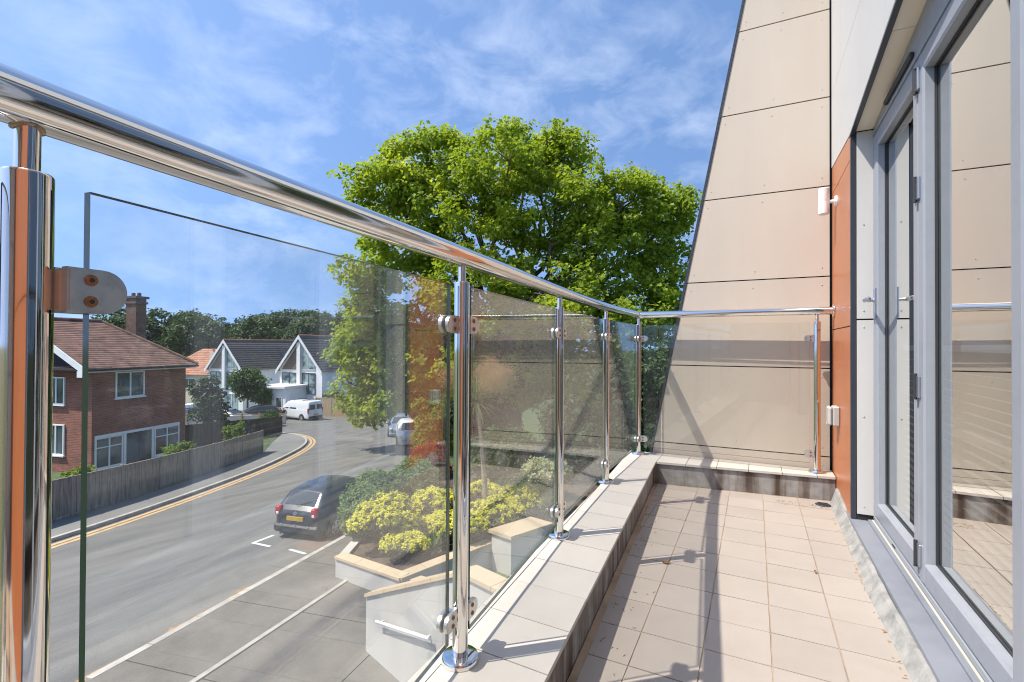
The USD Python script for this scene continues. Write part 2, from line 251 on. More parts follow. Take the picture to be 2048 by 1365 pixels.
def rod(a, b, r, r2=None, n=20, caps=True):
    a, b = np.array(a, float), np.array(b, float); d = b - a; L = np.linalg.norm(d); d /= L
    x = np.cross(d, [0, 0, 1.] if abs(d[2]) < .95 else [1., 0, 0]); x /= np.linalg.norm(x); y = np.cross(d, x)
    t = np.arange(n) / n * 2 * np.pi; ring = np.cos(t)[:, None] * x + np.sin(t)[:, None] * y; r2 = r if r2 is None else r2
    v = np.vstack([a + ring * r, b + ring * r2, a[None], b[None]]); i = np.arange(n); j = (i + 1) % n
    f = np.vstack([np.stack([i, j, n + j], 1), np.stack([i, n + j, n + i], 1)] + ([np.stack([j, i, np.full(n, 2 * n)], 1), np.stack([n + i, n + j, np.full(n, 2 * n + 1)], 1)] if caps else []))
    m = T(v, f, process=False); m.fix_normals(); return m
def lathe(profile, n=32):
    p = np.array(profile, float); t = np.arange(n) / n * 2 * np.pi
    v = np.concatenate([np.stack([r * np.cos(t), r * np.sin(t), np.full(n, z)], 1) for r, z in p]); f = []
    for k in range(len(p) - 1):
        i = np.arange(n); j = (i + 1) % n; f += [np.stack([k * n + i, k * n + j, (k + 1) * n + j], 1), np.stack([k * n + i, (k + 1) * n + j, (k + 1) * n + i], 1)]
    return T(v, np.vstack(f), process=False)
def pipe(pts, radii, n=10):
    return cat_([rod(pts[i], pts[i + 1], radii[i], radii[i + 1], n) for i in range(len(pts) - 1)])
def strip(pts_a, pts_b):
    """ribbon between two 3-D polylines"""
    a, b = np.array(pts_a, float), np.array(pts_b, float); n = len(a); v = np.vstack([a, b]); i = np.arange(n - 1)
    m = T(v, np.vstack([np.stack([i, n + i, n + i + 1], 1), np.stack([i, n + i + 1, i + 1], 1)]), process=False)
    if m.face_normals[:, 2].mean() < 0: m.invert()
    return m

# street frame: l metres to the right of, d metres ahead of the camera axis; the street falls gently away
GA, GB = 4.45, 0.062
def gz(d): return CAMZ - GA - GB * min(max(d, 0.0), 75.0)   # level behind the house and beyond the last houses
def S(l, d, h=0.0):
    p = R0 * l + D0 * d; return np.array([p[0], p[1], gz(d) + h])
SROT = YAW   # rotation of the street frame about z
def SP(pts, h=0.0): return np.array([S(l, d, h) for l, d in pts])
def sheet(poly, h, nd=None):
    """street-frame polygon laid on the sloping ground at height h"""
    m = prism(poly, 0, 1); v, f = np.array(m.vertices), np.array(m.faces)
    keep = (v[f][:, :, 2] > 0.5).all(1); f = f[keep]
    w = np.array([S(a, b, h) for a, b, _ in v]); m = T(w, f, process=True)
    if m.face_normals[:, 2].mean() < 0: m.invert()
    return m
def slab(poly, h0, h1):
    m = prism(poly, 0, 1); v = np.array(m.vertices); m.vertices = np.array([S(a, b, h1 if c > 0.5 else h0) for a, b, c in v]); m.fix_normals(); return m

# ------------------------------------------------------------------ ground, road, pavements
def arcs(pts, n=6):
    """Catmull-Rom through the points"""
    p = np.array(pts, float); p = np.vstack([2 * p[0] - p[1], p, 2 * p[-1] - p[-2]]); out = []
    for i in range(1, len(p) - 2):
        for t in np.arange(n) / n:
            out.append(0.5 * (2 * p[i] + (p[i + 1] - p[i - 1]) * t + (2 * p[i - 1] - 5 * p[i] + 4 * p[i + 1] - p[i + 2]) * t * t + (3 * p[i] - p[i - 1] - 3 * p[i + 1] + p[i + 2]) * t ** 3))
    return np.array(out + [p[-2]])
g = 700
single('ground', cat_([sheet(sbox(-g, a, g, b), -0.06) for a, b in ((-g, 0), (0, 75), (75, g))]), 'grass', kind='structure')
far_kerb = arcs([(-13.6, 2.0), (-12.9, 8.0), (-12.2, 12.0), (-11.85, 15.0), (-11.7, 18.5), (-11.75, 22.7), (-12.15, 26.6), (-12.75, 29.9), (-13.7, 32.6), (-15.2, 34.9), (-17.4, 36.6), (-22.0, 38.6), (-30.0, 41.0)])
near_kerb = arcs([(-8.0, 0.5), (-6.13, 7.03), (-5.61, 9.1), (-4.94, 11.8), (-4.5, 13.6), (-4.35, 15.2), (-4.3, 18.0), (-4.5, 23.0), (-5.3, 28.0), (-6.6, 33.5), (-9.2, 41.0), (-13.0, 50.0)])
road_poly = Polygon(np.vstack([far_kerb, [(-60, 46), (-60, 60), (-12, 52.5)], near_kerb[::-1]]))
single('road', sheet(road_poly.buffer(0), 0.0), 'asphalt', kind='structure')
# far pavement between road kerb and garden fences
fence_line = arcs([(-15.0, 2.0), (-13.9, 10.0), (-13.5, 14.3), (-13.32, 17.0), (-13.35, 20.0), (-13.5, 23.0), (-13.95, 27.2)])
back = np.vstack([fence_line, [(-15.2, 30.5), (-17.0, 35.9), (-30.0, 40.2)]])
pv = Polygon(np.vstack([far_kerb, back[::-1]])).buffer(0)
single('pavement', sheet(pv.buffer(-0.12), 0.10), 'pavement_tar', kind='structure')
kerb_t = Thing('kerb', None, None, S(-12, 15), kind='structure')
def stones(line, t, h, side, w=0.13, step=0.915):
    ls = LineString(line); n = int(ls.length / step)
    for k in range(n):
        a, b = ls.interpolate(k * step + 0.006), ls.interpolate((k + 1) * step - 0.006); a, b = np.array(a.coords[0]), np.array(b.coords[0])
        d = (b - a) / np.linalg.norm(b - a); nrm = np.array([d[1], -d[0]]) * side; q = Polygon([a, b, b + nrm * w, a + nrm * w])
        t.part('kerb_stone', slab(q, -0.05, h), 'kerb_stone', world=True)
stones(far_kerb[12:-6], kerb_t, 0.105, -1)
kerb_n = Thing('kerb', None, None, S(-5, 11), kind='structure')
stones(near_kerb[6:-24], kerb_n, 0.075, 1)
# yellow lines along the far kerb (a close pair), moss along the near one
def along(line, off0, off1, h, i0=0, i1=None):
    p = line[i0:i1]; t = np.gradient(p, axis=0); t /= np.linalg.norm(t, axis=1, keepdims=True); n = np.stack([t[:, 1], -t[:, 0]], 1)
    return strip(SP(p + n * off0, h), SP(p + n * off1, h))
single('yellow_line', cat_([along(far_kerb, 0.16, 0.29, 0.005, 0, -6), along(far_kerb, 0.37, 0.50, 0.005, 0, -6)]), 'yellow_line', kind='structure')
def wob(line, amp, seed):
    r = np.random.default_rng(seed); return line + np.stack([r.normal(0, amp, len(line)), 0 * line[:, 0]], 1)
single('moss_strip', strip(SP(near_kerb[6:26] + [-0.02, 0], 0.004), SP(wob(near_kerb[6:26] - [0.13, 0], 0.05, 4), 0.004)), 'moss', kind='stuff', label='orange brown moss and leaf litter along the near kerb', cat='moss')
# near pavement of concrete slabs, edging, forecourt slabs
edge_line = np.array([(-6.6, 0.5), (-4.52, 7.05), (-3.66, 9.94), (-3.25, 11.4)])
near_poly = Polygon(np.vstack([near_kerb[2:24] + [0.135, 0], edge_line[::-1]])).buffer(0)
walk = Thing('pavement', None, None, S(-4.5, 9), kind='structure')
u_dir = np.array([0.285, 0.958]); v_dir = np.array([0.958, -0.285])
def slabs(poly, t, h, du, dv, o, mat_):
    o = np.array(o)
    for i in range(-8, 14):
        for j in range(-2, 8):
            q = Polygon([o + u_dir * du * (i + a) + v_dir * dv * (j + b) for a, b in ((0, 0), (1, 0), (1, 1), (0, 1))]).buffer(-0.011, join_style=2).intersection(poly)
            for gq in getattr(q, 'geoms', [q]):
                if gq.geom_type == 'Polygon' and gq.area > 0.05: t.part('slab', slab(gq, -0.04, h), mat_, world=True)
slabs(near_poly, walk, 0.07, 2.05, 2.4, edge_line[1] - v_dir * 1.8, 'paving_slab')
single('edging', slab(Polygon(np.vstack([edge_line, edge_line[::-1] + [0.09, 0]])), -0.05, 0.085), 'kerb_stone', kind='structure')
fore = Polygon(np.vstack([edge_line + [0.095, 0], [(-2.2, 11.0), (3.2, 4.5), (0.5, -3.0), (-5.5, -1.0)]])).buffer(0)
fct = Thing('forecourt', None, None, S(-3, 7), kind='structure')
slabs(fore, fct, 0.065, 2.05, 2.05, edge_line[1], 'paving_slab')
single('parking_bay', sheet(Polygon([(-5.62, 12.5), (-4.85, 12.2), (-4.42, 14.6), (-4.36, 17.6), (-5.8, 18.2)]), 0.004), 'bay_tar', kind='structure')
def bar(a, b, w=0.09):
    a, b = np.array(a), np.array(b); d = (b - a) / np.linalg.norm(b - a); n = np.array([-d[1], d[0]]) * w / 2; return sheet(Polygon([a - n, b - n, b + n, a + n]), 0.009)
single('bay_marking', cat_([sheet(Polygon([(-6.82, 12.88), (-6.72, 12.84), (-6.5, 13.42), (-6.6, 13.46)]), 0.009), sheet(Polygon([(-6.82, 12.88), (-6.72, 12.84), (-6.72, 12.841), (-6.19, 12.60), (-6.23, 12.51), (-6.84, 12.79)]).buffer(0), 0.009), bar((-5.62, 12.36), (-5.08, 12.05))]), 'white_line', kind='structure')

# ------------------------------------------------------------------ balcony floor, upstand, coping
KZ = 0.155
def kx(y): return -0.465 - (y - 1.12) * 0.0685          # inner top edge of the left upstand
def fy(x): return 3.607 + (x + 0.633) * 0.098           # inner top edge of the far upstand
def ox(y): return -0.775 - (y - 1.0) * 0.031            # outer edge of the left coping
Y0 = -2.35; XW = 0.47
inner = [(kx(Y0) - 0.015, Y0), (kx(3.6) - 0.015, 3.615), (0.47, fy(0.47) + 0.012), (0.47, Y0)]
ft = Thing('balcony_floor', None, None, (0, 1.5, 0), kind='structure')
ft.part('grout_bed', prism(Polygon(inner), -0.25, -0.003), 'grout', world=True)
rng = np.random.default_rng(5)
floor_poly = Polygon([(kx(Y0) + 0.012, Y0), (kx(3.6) + 0.012, 3.598), (0.43, fy(0.43) - 0.012), (0.42, 3.2), (0.405, 2.5), (0.42, 1.8), (0.42, Y0)])
for i in range(-3, 4):
    for k in range(-8, 22):
        q = sbox(-0.1503 + 0.2 * i + 0.0016, 2.3149 - 0.2 * k + 0.0016, -0.1503 + 0.2 * (i + 1) - 0.0016, 2.3149 - 0.2 * (k - 1) - 0.0016).intersection(floor_poly)
        if q.is_empty or q.area < 0.0015 or q.geom_type != 'Polygon' or q.bounds[3] < -0.7: continue
        m = prism(q, -0.008, 0.0); v = np.array(m.vertices); up = v[:, 2] > -0.004
        cx, cy = q.centroid.x, q.centroid.y; v[up, 2] += rng.normal(0, 0.0004) + (v[up, 0] - cx) * rng.normal(0, 0.003) + (v[up, 1] - cy) * rng.normal(0, 0.003)
        v[up, :2] += (np.array([cx, cy]) - v[up, :2]) * 0.008; m.vertices = v
        ft.part('tile', m, 'floor_tile', world=True)
kt = Thing('parapet', 'low concrete parapet with pale tiled coping under the glass balustrade', 'wall', (-0.65, 1.6, 0))
yl = np.linspace(Y0, 3.62, 8)
core = [(ox(y) + 0.02, y) for y in (Y0, 4.02)] + [(0.465, 4.02), (0.465, fy(0.465) + 0.014), (kx(3.607) - 0.018, fy(-0.65) + 0.014), (kx(Y0) - 0.018, Y0)]
core[1] = (ox(3.9) + 0.02, 3.905); core[2] = (0.465, 3.905)
kt.part('upstand', prism(Polygon(core), -3.3, KZ - 0.016), 'stained_concrete', world=True)
kt.part('outer_render', prism(Polygon([(ox(Y0) + 0.018, Y0), (ox(3.905) + 0.018, 3.905), (ox(3.905) + 0.005, 3.905), (ox(Y0) + 0.005, Y0)]), -3.3, KZ - 0.017), 'render_white', world=True)
gx = lambda y: -0.7455 - (y - 1.25) * 0.054              # the long joint beside the posts
def cop(poly):
    if poly.area < 0.0008: return
    m = prism(poly.buffer(-0.0018, join_style=2), KZ - 0.015, KZ); v = np.array(m.vertices); up = v[:, 2] > KZ - 0.005; v[up, 2] += rng.normal(0, 0.0004); m.vertices = v
    kt.part('tile', m, 'coping_tile', world=True)
k = 0; y = 3.607 - 0.045
farpoly = Polygon([(kx(3.607), fy(kx(3.607))), (0.466, fy(0.466)), (0.466, 3.906), (kx(3.607), 3.906)])
cut = fy(kx(3.607))
while y > -0.9:
    a, b = y - 0.2, y; yb = min(b, cut)
    sl = 0.09
    cop(Polygon([(gx(a), a + sl * 0.0), (kx(a), a - 0.012), (kx(yb), yb - 0.012), (gx(yb), yb)])); cop(Polygon([(ox(a), a + 0.004), (gx(a), a), (gx(yb), yb), (ox(yb), yb + 0.004)])); y -= 0.2
cop(Polygon([(ox(3.57), 3.568), (gx(3.562), 3.562), (gx(3.905), 3.905), (ox(3.905), 3.905)]))
cop(Polygon([(gx(3.562), 3.562), (kx(3.562), 3.55), (kx(3.607), fy(kx(3.607))), (kx(3.607), 3.905), (gx(3.905), 3.905)]))
x = kx(3.607)
while x < 0.46:
    x2 = min(x + 0.2, 0.466); cop(Polygon([(x, fy(x)), (x2, fy(x2)), (x2, 3.905), (x, 3.905)])); x += 0.2
# cement fillet along the door side
pts = [(0.452, -2.3), (0.452, 1.0), (0.455, 1.8), (0.447, 2.3), (0.452, 2.8), (0.462, 3.2), (0.462, 3.68)]
lp = arcs(pts, 22); ribs = []
nt = 7
for i, (xx, yy) in enumerate(lp):
    n_ = lambda t, k: meshkit.fbm(np.array([[yy * 9 + k, t * 1.5, k]]), 4, k)[0] - .5
    w = 0.040 + 0.016 * n_(0, 1); hh = 0.050 + 0.05 * np.clip((yy - 3.2) / 0.4, 0, 1) + 0.016 * n_(0, 2)
    ribs.append([(xx - w * (1 - t) + .004 * n_(t, 3), yy, -0.004 + hh * (t ** 1.5 * .75 + t * .25) + .010 * n_(t * 2, 4) * math.sin(math.pi * t)) for t in np.linspace(0, 1, nt)] + [(xx + 0.012, yy, -0.004 + hh * 0.97)])
ribs = np.array(ribs); n1, n2 = ribs.shape[:2]; f = []
for i in range(n1 - 1):
    for j in range(n2 - 1): a = i * n2 + j; f += [[a, a + n2, a + n2 + 1], [a, a + n2 + 1, a + 1]]
m = T(ribs.reshape(-1, 3), np.array(f), process=False); m.fix_normals()
if m.face_normals[:, 2].mean() < 0: m.invert()
single('cement_fillet', m, 'cement', 'rough pale cement fillet bead running between floor tiles and grey door sill', 'fillet', smooth=True)
# rainwater outlet in the corner
dt = Thing('floor_drain', 'small dark drain outlet in the corner under the far parapet', 'drain', (0.385, 3.60, 0))
dt.part('grate', cat_([lathe([(0.001, 0.006), (0.036, 0.006), (0.044, 0.002), (0.044, -0.004)], 20)]), 'gasket')
for i in range(4): dt.part('slot', bx(-0.026, 0.026, -0.024 + i * 0.014, -0.018 + i * 0.014, 0.0065, 0.009), 'dark_trim')
# leaves and needles blown on to the tiles
lr = np.random.default_rng(11)
for (x_, y_, lab) in ((-0.36, 2.30, 'curled brown leaf lying on the tiles near the parapet shadow'), (0.03, 1.59, 'tiny green brown leaf lying in the middle of the floor'), (0.238, 2.50, 'small brown leaf fragment on the tiles nearer the door')):
    s_ = 0.016 if 'curled' in lab else 0.008
    u = np.linspace(-1, 1, 7); gr = np.array([[(a * s_, b * s_ * 0.55 * (1 - a * a) ** .5, 0.003 + 0.006 * b * b + 0.004 * math.sin(3 * a)) for b in (-1, 0, 1)] for a in u]).reshape(-1, 3)
    f = [[i * 3 + j, i * 3 + 3 + j, i * 3 + 4 + j] for i in range(6) for j in range(2)] + [[i * 3 + j, i * 3 + 4 + j, i * 3 + 1 + j] for i in range(6) for j in range(2)]
    m = xf(T(gr, np.array(f), process=False), (x_, y_, 0.002), rz=lr.uniform(0, 3)); single('dead_leaf', m, 'brass_leaf', lab, 'leaf')
nd = []
for i in range(190):
    w = lr.random()
    if w < 0.55: yy = lr.uniform(0.9, 3.55); xx = kx(yy) + 0.02 + abs(lr.normal(0, 0.05))
    elif w < 0.8: yy = lr.uniform(1.0, 3.5) ; xx = 0.408 - abs(lr.normal(0, 0.006))
    else: yy = 3.58 - abs(lr.normal(0, 0.03)); xx = lr.uniform(0.12, 0.4)
    L_ = lr.uniform(0.002, 0.008); an = lr.uniform(0, 3.14); z0 = 0.0015
    nd.append(xf(bx(-L_, L_, -0.0008, 0.0008, 0, 0.0014), (xx, yy, z0), rz=an, ry=lr.normal(0, 0.05)))
single('leaf_litter', cat_(nd), 'dry_needle', 'brown dry needles and litter gathered along the edges of the balcony floor', 'litter', kind='stuff')

# ------------------------------------------------------------------ glass balustrade
PA = math.radians(-4.4); RZ = 1.229; PT = 1.160; PR = 0.0206; RR = 0.0262
# the run of posts bows slightly outwards; each pane follows its own pair of posts
posts = [np.array(p) for p in ((-0.475, -1.57), (-0.552, -0.683), (-0.64, 0.212), (-0.70, 1.10), (-0.769, 2.005), (-0.815, 2.92), (-0.806, 3.81), (0.372, 3.80))]
seg = [(posts[i + 1] - posts[i]) / np.linalg.norm(posts[i + 1] - posts[i]) for i in range(7)]
twist = [0, -3.0, -2.2, -0.2, 0.4, 0, 0]
def turn(d, deg): c, n = math.cos(math.radians(deg)), math.sin(math.radians(deg)); return np.array([d[0] * c + d[1] * n, -d[0] * n + d[1] * c])
pane_dir = [turn(seg[i], twist[i]) for i in range(7)]; pane_mid = [(posts[i] + posts[i + 1]) / 2 for i in range(7)]
bal = Thing('glass_balustrade', 'polished steel balustrade with round handrail, posts and clear glass panels round the balcony edge', 'balustrade', (*posts[2], KZ))
C = posts[6]; E_ = np.array([0.462, C[1] - 0.005]); q0 = posts[0] - seg[0] * 0.5
fard = (E_ - C) / np.linalg.norm(E_ - C)
def rail_mesh():
    n = 40; t = np.arange(n) / n * 2 * np.pi; line = [q0] + [p for p in arcs(np.array(posts[:7]), 8)] + [E_]; line = np.array(line); dd = np.diff(line, axis=0); dd /= np.linalg.norm(dd, axis=1, keepdims=True); nr = np.stack([dd[:, 1], -dd[:, 0]], 1); rows = []
    for i, c in enumerate(line):
        a_ = nr[max(i - 1, 0)]; b_ = nr[min(i, len(nr) - 1)]; m_ = a_ + b_; m_ = m_ / np.linalg.norm(m_); k = 1 / (m_ @ a_)
        rows.append(np.array([[c[0] + m_[0] * RR * k * math.cos(x), c[1] + m_[1] * RR * k * math.cos(x), RZ + RR * math.sin(x)] for x in t]))
    v = np.vstack(rows); f = []
    for r in range(len(rows) - 1):
        i = np.arange(n); j = (i + 1) % n; f += [np.stack([r * n + i, (r + 1) * n + i, (r + 1) * n + j], 1), np.stack([r * n + i, (r + 1) * n + j, r * n + j], 1)]
    m = T(v, np.vstack(f), process=False); m.fix_normals(); return m
rail = bal.part('handrail', rail_mesh(), 'steel', smooth=40, world=True)
bal.part('wall_flange', xf(lathe([(0.001, 0.0), (0.043, 0.0), (0.043, 0.006), (0.0, 0.0062)], 28), (E_[0] + 0.006, E_[1], RZ), ry=-math.pi / 2), 'steel', world=True, smooth=30)
def dclamp(L, Hh, t):
    """D shaped clamp cheek pair in the (along, up) plane: flat end at 0, round end at L"""
    r = Hh / 2; a = np.linspace(-math.pi / 2, math.pi / 2, 14)
    poly = Polygon([(0, -r)] + [(L - r + r * math.cos(x), r * math.sin(x)) for x in a] + [(0, r)])
    return poly
def clamp(par, at2, dirn, z, L=0.055, Hh=0.046):
    """glass clamp on a post: at2 post centre, dirn the way along the rail, z height"""
    d3 = np.array([dirn[0], dirn[1], 0]); start = np.array([at2[0], at2[1], z]) + d3 * (PR - 0.003); nrm = np.cross(d3, [0, 0, 1.])
    body = []
    for off, th in ((0.0058, 0.0085), (-0.0143, 0.0085)):
        p1 = dclamp(L, Hh, th); a = frame_prism(p1, start + nrm * off, d3, (0, 0, 1), th); b = frame_prism(p1.buffer(-0.002), start + nrm * (off - 0.0012), d3, (0, 0, 1), th + 0.0024); body += [a, b]
    body.append(frame_prism(sbox(-0.002, -Hh / 2 + .003, 0.012, Hh / 2 - .003), start - nrm * 0.0058, d3, (0, 0, 1), 0.0116))
    c = bal.part('glass_clamp', cat_(body), 'steel_satin', world=True)
    for zz in (0.011, -0.011):
        for sgn in (1, -1):
            o = start + d3 * 0.020 + np.array([0, 0, zz]) + nrm * sgn * 0.0155
            s1 = rod(o, o + nrm * sgn * 0.0022, 0.0062, 0.0055, 16); s2 = rod(o + nrm * sgn * 0.0021, o + nrm * sgn * 0.0026, 0.0028, 0.0024, 6)
            bal.part('screw', s1, 'screw_rust', parent=c, world=True); bal.part('socket', s2, 'gasket', parent=c, world=True)
for i, p in enumerate(posts):
    prof = [(PR - 0.0015, KZ + 0.0), (PR, KZ + 0.001), (PR, PT - 0.004), (PR - 0.0012, PT - 0.001), (PR - 0.004, PT), (0.0, PT)]
    pm = xf(lathe(prof, 40), (p[0], p[1], 0)); pp = bal.part('post', pm, 'steel', smooth=35, world=True)
    bal.part('spigot', rod((p[0], p[1], PT - 0.002), (p[0], p[1], RZ - 0.018), 0.0102, n=24), 'steel', parent=pp, smooth=30, world=True)
    bp = [(PR + 0.0005, KZ + 0.0175), (0.040, KZ + 0.0170), (0.047, KZ + 0.0145), (0.0500, KZ + 0.0095), (0.0506, KZ + 0.0012)]
    bal.part('base_plate', xf(lathe(bp[::-1], 40), (p[0], p[1], 0)), 'steel', parent=pp, smooth=35, world=True)
    if True:
        wl = [xf(trimesh.creation.icosphere(1, 0.0022), (p[0] + 0.0112 * math.cos(a), p[1] + 0.0112 * math.sin(a), RZ - RR * 0.955 + 0.002 * math.cos(2 * (a - PA)) )) for a in np.linspace(0, 6.283, 38)[:-1]]
        bal.part('weld_bead', cat_(wl), 'weld', parent=pp, smooth=True, world=True)
    for k_, sg in ((i - 1, -1), (i, 1)):
        if 0 <= k_ < 7 and not (k_ == 1 and i == 2):
            d_ = pane_dir[k_]; nn_ = np.array([d_[1], -d_[0]]); off_ = float((pane_mid[k_] - p) @ nn_)
            for z in (1.046, 0.275): clamp(pp, p + nn_ * off_, d_ * sg, z)
def pane(a, b, d_):
    o = 0.042; A_, B_ = a + d_ * o, b - d_ * o; L = np.linalg.norm(B_ - A_); nrm = np.array([d_[1], -d_[0], 0]); th = 0.0102; z0, z1 = 0.215, PT - 0.009
    d3 = np.array([*d_, 0]); base = np.array([*A_, 0])
    def quad(c): return T(np.array(c), [[0, 1, 2], [0, 2, 3]], process=False)
    cs = lambda s, n, z: base + d3 * s + nrm * n + np.array([0, 0, z])
    h = th / 2
    faces = cat_([quad([cs(0, h, z0), cs(L, h, z0), cs(L, h, z1), cs(0, h, z1)]), quad([cs(L, -h, z0), cs(0, -h, z0), cs(0, -h, z1), cs(L, -h, z1)])])
    gp = bal.part('glass_panel', faces, 'balustrade_glass', world=True)
    e = cat_([quad([cs(0, -h, z0), cs(0, h, z0), cs(0, h, z1), cs(0, -h, z1)]), quad([cs(L, h, z0), cs(L, -h, z0), cs(L, -h, z1), cs(L, h, z1)]), quad([cs(0, h, z1), cs(L, h, z1), cs(L, -h, z1), cs(0, -h, z1)]), quad([cs(0, -h, z0), cs(L, -h, z0), cs(L, h, z0), cs(0, h, z0)])])
    bal.part('glass_edge', e, 'glass_edge', parent=gp, world=True)
for i in range(7):
    hl = np.linalg.norm(posts[i + 1] - posts[i]) / 2; pane(pane_mid[i] - pane_dir[i] * hl, pane_mid[i] + pane_dir[i] * hl, pane_dir[i])

# ------------------------------------------------------------------ raked wing wall of beige panels at the far end
WY = 3.915; TH = 0.22
def rake(z): return -0.7655 + (z - 0.0) * 0.1952
SEAMS = [-0.40, 0.2425, 0.8433, 1.4715, 2.0883, 2.6979, 3.3003, 3.91, 4.52]
def wing(name, label, y_face, dirn, xr, drop_bits):
    t = Thing(name, label, 'wall', (0, y_face, 0))
    zb, zt = SEAMS[0], SEAMS[-1]
    ya, yb = (y_face + 0.012, y_face + TH) if dirn > 0 else (y_face - TH, y_face - 0.012)
    body = frame_prism(Polygon([(rake(zb) + 0.02, zb), (xr + 0.16, zb), (xr + 0.16, zt), (rake(zt) + 0.02, zt)]), (0, yb, 0), (1, 0, 0), (0, 0, 1), yb - ya)
    t.part('wall_core', body, 'dark_gap', world=True)
    for a, b in zip(SEAMS[:-1], SEAMS[1:]):
        g_ = 0.004; p = Polygon([(rake(a) + 0.016, a + g_), (xr - 0.006, a + g_), (xr - 0.006, b - g_), (rake(b) + 0.016, b - g_)])
        yy = y_face + 0.0115 if dirn > 0 else y_face - 0.0005
        pn = t.part('panel', frame_prism(p, (0, yy, 0), (1, 0, 0), (0, 0, 1), 0.0115), 'beige_panel', world=True)
        rv = []
        for z in (a + 0.06, b - 0.06):
            for x_ in np.linspace(rake(z) + 0.055, xr - 0.05, 3): rv.append(rod((x_, y_face + dirn * 0.0, z), (x_, y_face - dirn * 0.0015, z), 0.0052, 0.004, 10))
        t.part('rivets', cat_(rv), 'steel_satin', parent=pn, world=True)
    ed = np.array([0.1952, 0, 1]); ed /= np.linalg.norm(ed); n_ = np.array([ed[2], 0, -ed[0]])
    e0 = np.array([rake(zb), 0, zb]); e1 = np.array([rake(zt), 0, zt])
    y1, y2 = (y_face - 0.006, y_face + TH + 0.004) if dirn > 0 else (y_face - TH - 0.004, y_face + 0.006)
    v = [e + n_ * s_ + np.array([0, yy, 0]) for e in (e0, e1) for s_ in (-0.004, 0.014) for yy in (y1, y2)]
    t.part('edge_trim', trimesh.convex.convex_hull(np.array(v)), 'dark_trim', world=True)
    return t
wing('wing_wall', 'tall raked wing wall of pale beige panels closing the far end of the balcony', WY, 1, 0.463, None)
wing('wing_wall', 'matching beige wing wall at the near end of the balcony behind the viewer', -2.42, -1, 0.463, None)

# ------------------------------------------------------------------ house wall with door opening: orange and white cladding
YJ = 3.172; Y1 = -0.085; XF = 0.566                     # far jamb, near jamb, face of the door frame
ZS = 2.155                                               # soffit height at the far jamb
def zs(y): return ZS + (YJ - y) * 0.125                  # fascia edge rises towards the viewer
hw = Thing('house_wall', 'white and orange clad wall of the flat with the bifold door opening', 'wall', (XW, 1.5, 0))
def yz(poly, x0, x1):
    """polygon in (y, z) spanning x0..x1"""
    m = prism(poly, 0, 1); v = np.array(m.vertices); m.vertices = np.stack([x0 + v[:, 2] * (x1 - x0), v[:, 0], v[:, 1]], 1); m.fix_normals(); return m
ytop = 3.905
for (y0, y1) in ((YJ + 0.028, ytop), (-2.4, Y1 - 0.028)):
    zt0 = 2.21 if y0 > 0 else zs(Y1) + 0.02
    hw.part('wall_core', bx(XW + 0.014, XW + 0.3, y0 - 0.02, y1 + (0.0205 if y0 > 0 else 0), -0.3, 4.5), 'dark_gap', world=True)
    cuts = [-0.03, 0.36, 0.745, 1.105, 1.66, 2.0, zt0] if y0 > 0 else [-0.05, 1.12, zt0]
    cuts = [-0.03, 1.105, 2.02, zt0] if y0 > 0 else cuts
    for a, b in zip(cuts[:-1], cuts[1:]):
        if y0 > 0:
            p = Polygon([(y0 + 0.004, a + .003), (y1, a + .003), (y1, min(b, 2.215) - .003), (y0 + 0.004, min(b, 2.165) - .003)])
            pn = hw.part('orange_panel', yz(p, XW, XW + 0.012), 'orange_panel', world=True)
        else:
            hw.part('orange_panel', yz(Polygon([(y0, a + .003), (y1 - 0.004, a + .003), (y1 - 0.004, b - .003), (y0, b - .003)]), XW, XW + 0.012), 'orange_panel', world=True)
    ye0, ye1 = (YJ + 0.004, y0) if y0 > 0 else (y1, Y1 - 0.004)
    hw.part('corner_trim', cbx(XW - 0.003, XW + 0.022, ye0, ye1 + 0.002, 0.06, zt0 - 0.05, 0.002), 'dark_trim', world=True)
# white fascia panels above
def zlow(y): return zs(y) if y < YJ else ZS + (y - YJ) * 0.065
ycuts = [ytop, 3.52, 2.40, 1.18, -0.1, -1.3, -2.4]; zc_ = [2.70, 3.30, 3.91, 4.5]
for y1, y0 in zip(ycuts[:-1], ycuts[1:]):
    lo = None
    for zt_ in zc_:
        if lo is None: ys = [y0 + .0015] + ([YJ] if y0 < YJ < y1 else []) + [y1 - .0015]; p = Polygon([(yy, zlow(yy)) for yy in ys] + [(y1 - .0015, zt_ - .0015), (y0 + .0015, zt_ - .0015)])
        else: p = Polygon([(y0 + .0015, lo + .0015), (y1 - .0015, lo + .0015), (y1 - .0015, zt_ - .0015), (y0 + .0015, zt_ - .0015)])
        lo = zt_
        pn = hw.part('white_panel', yz(p, XW - 0.003, XW + 0.009), 'white_panel', world=True)
hw.part('fascia_core', yz(Polygon([(-2.4, zs(-2.4) + .02), (YJ, ZS + .02), (ytop, ZS + .07), (ytop, 4.5), (-2.4, 4.5)]), XW + 0.012, XW + 0.3), 'white_panel', world=True)
hw.part('drip_trim', cat_([yz(Polygon([(Y1, zs(Y1) - 0.014), (YJ + 0.03, zs(YJ + 0.03) - 0.014), (YJ + 0.03, zs(YJ + 0.03) - 0.001), (Y1, zs(Y1) - 0.001)]), XW - 0.006, XW + 0.016)]), 'dark_trim', world=True)
for (ya, yb) in ((2.40, YJ), (1.18, 2.40), (Y1, 1.18)):
    hw.part('soffit_panel', yz(Polygon([(ya + .002, zs(ya) + .001), (yb - .002, zs(yb) + .001), (yb - .002, zs(yb) + .013), (ya + .002, zs(ya) + .013)]), XW + 0.018, XF + 0.2), 'cream_soffit', world=True)
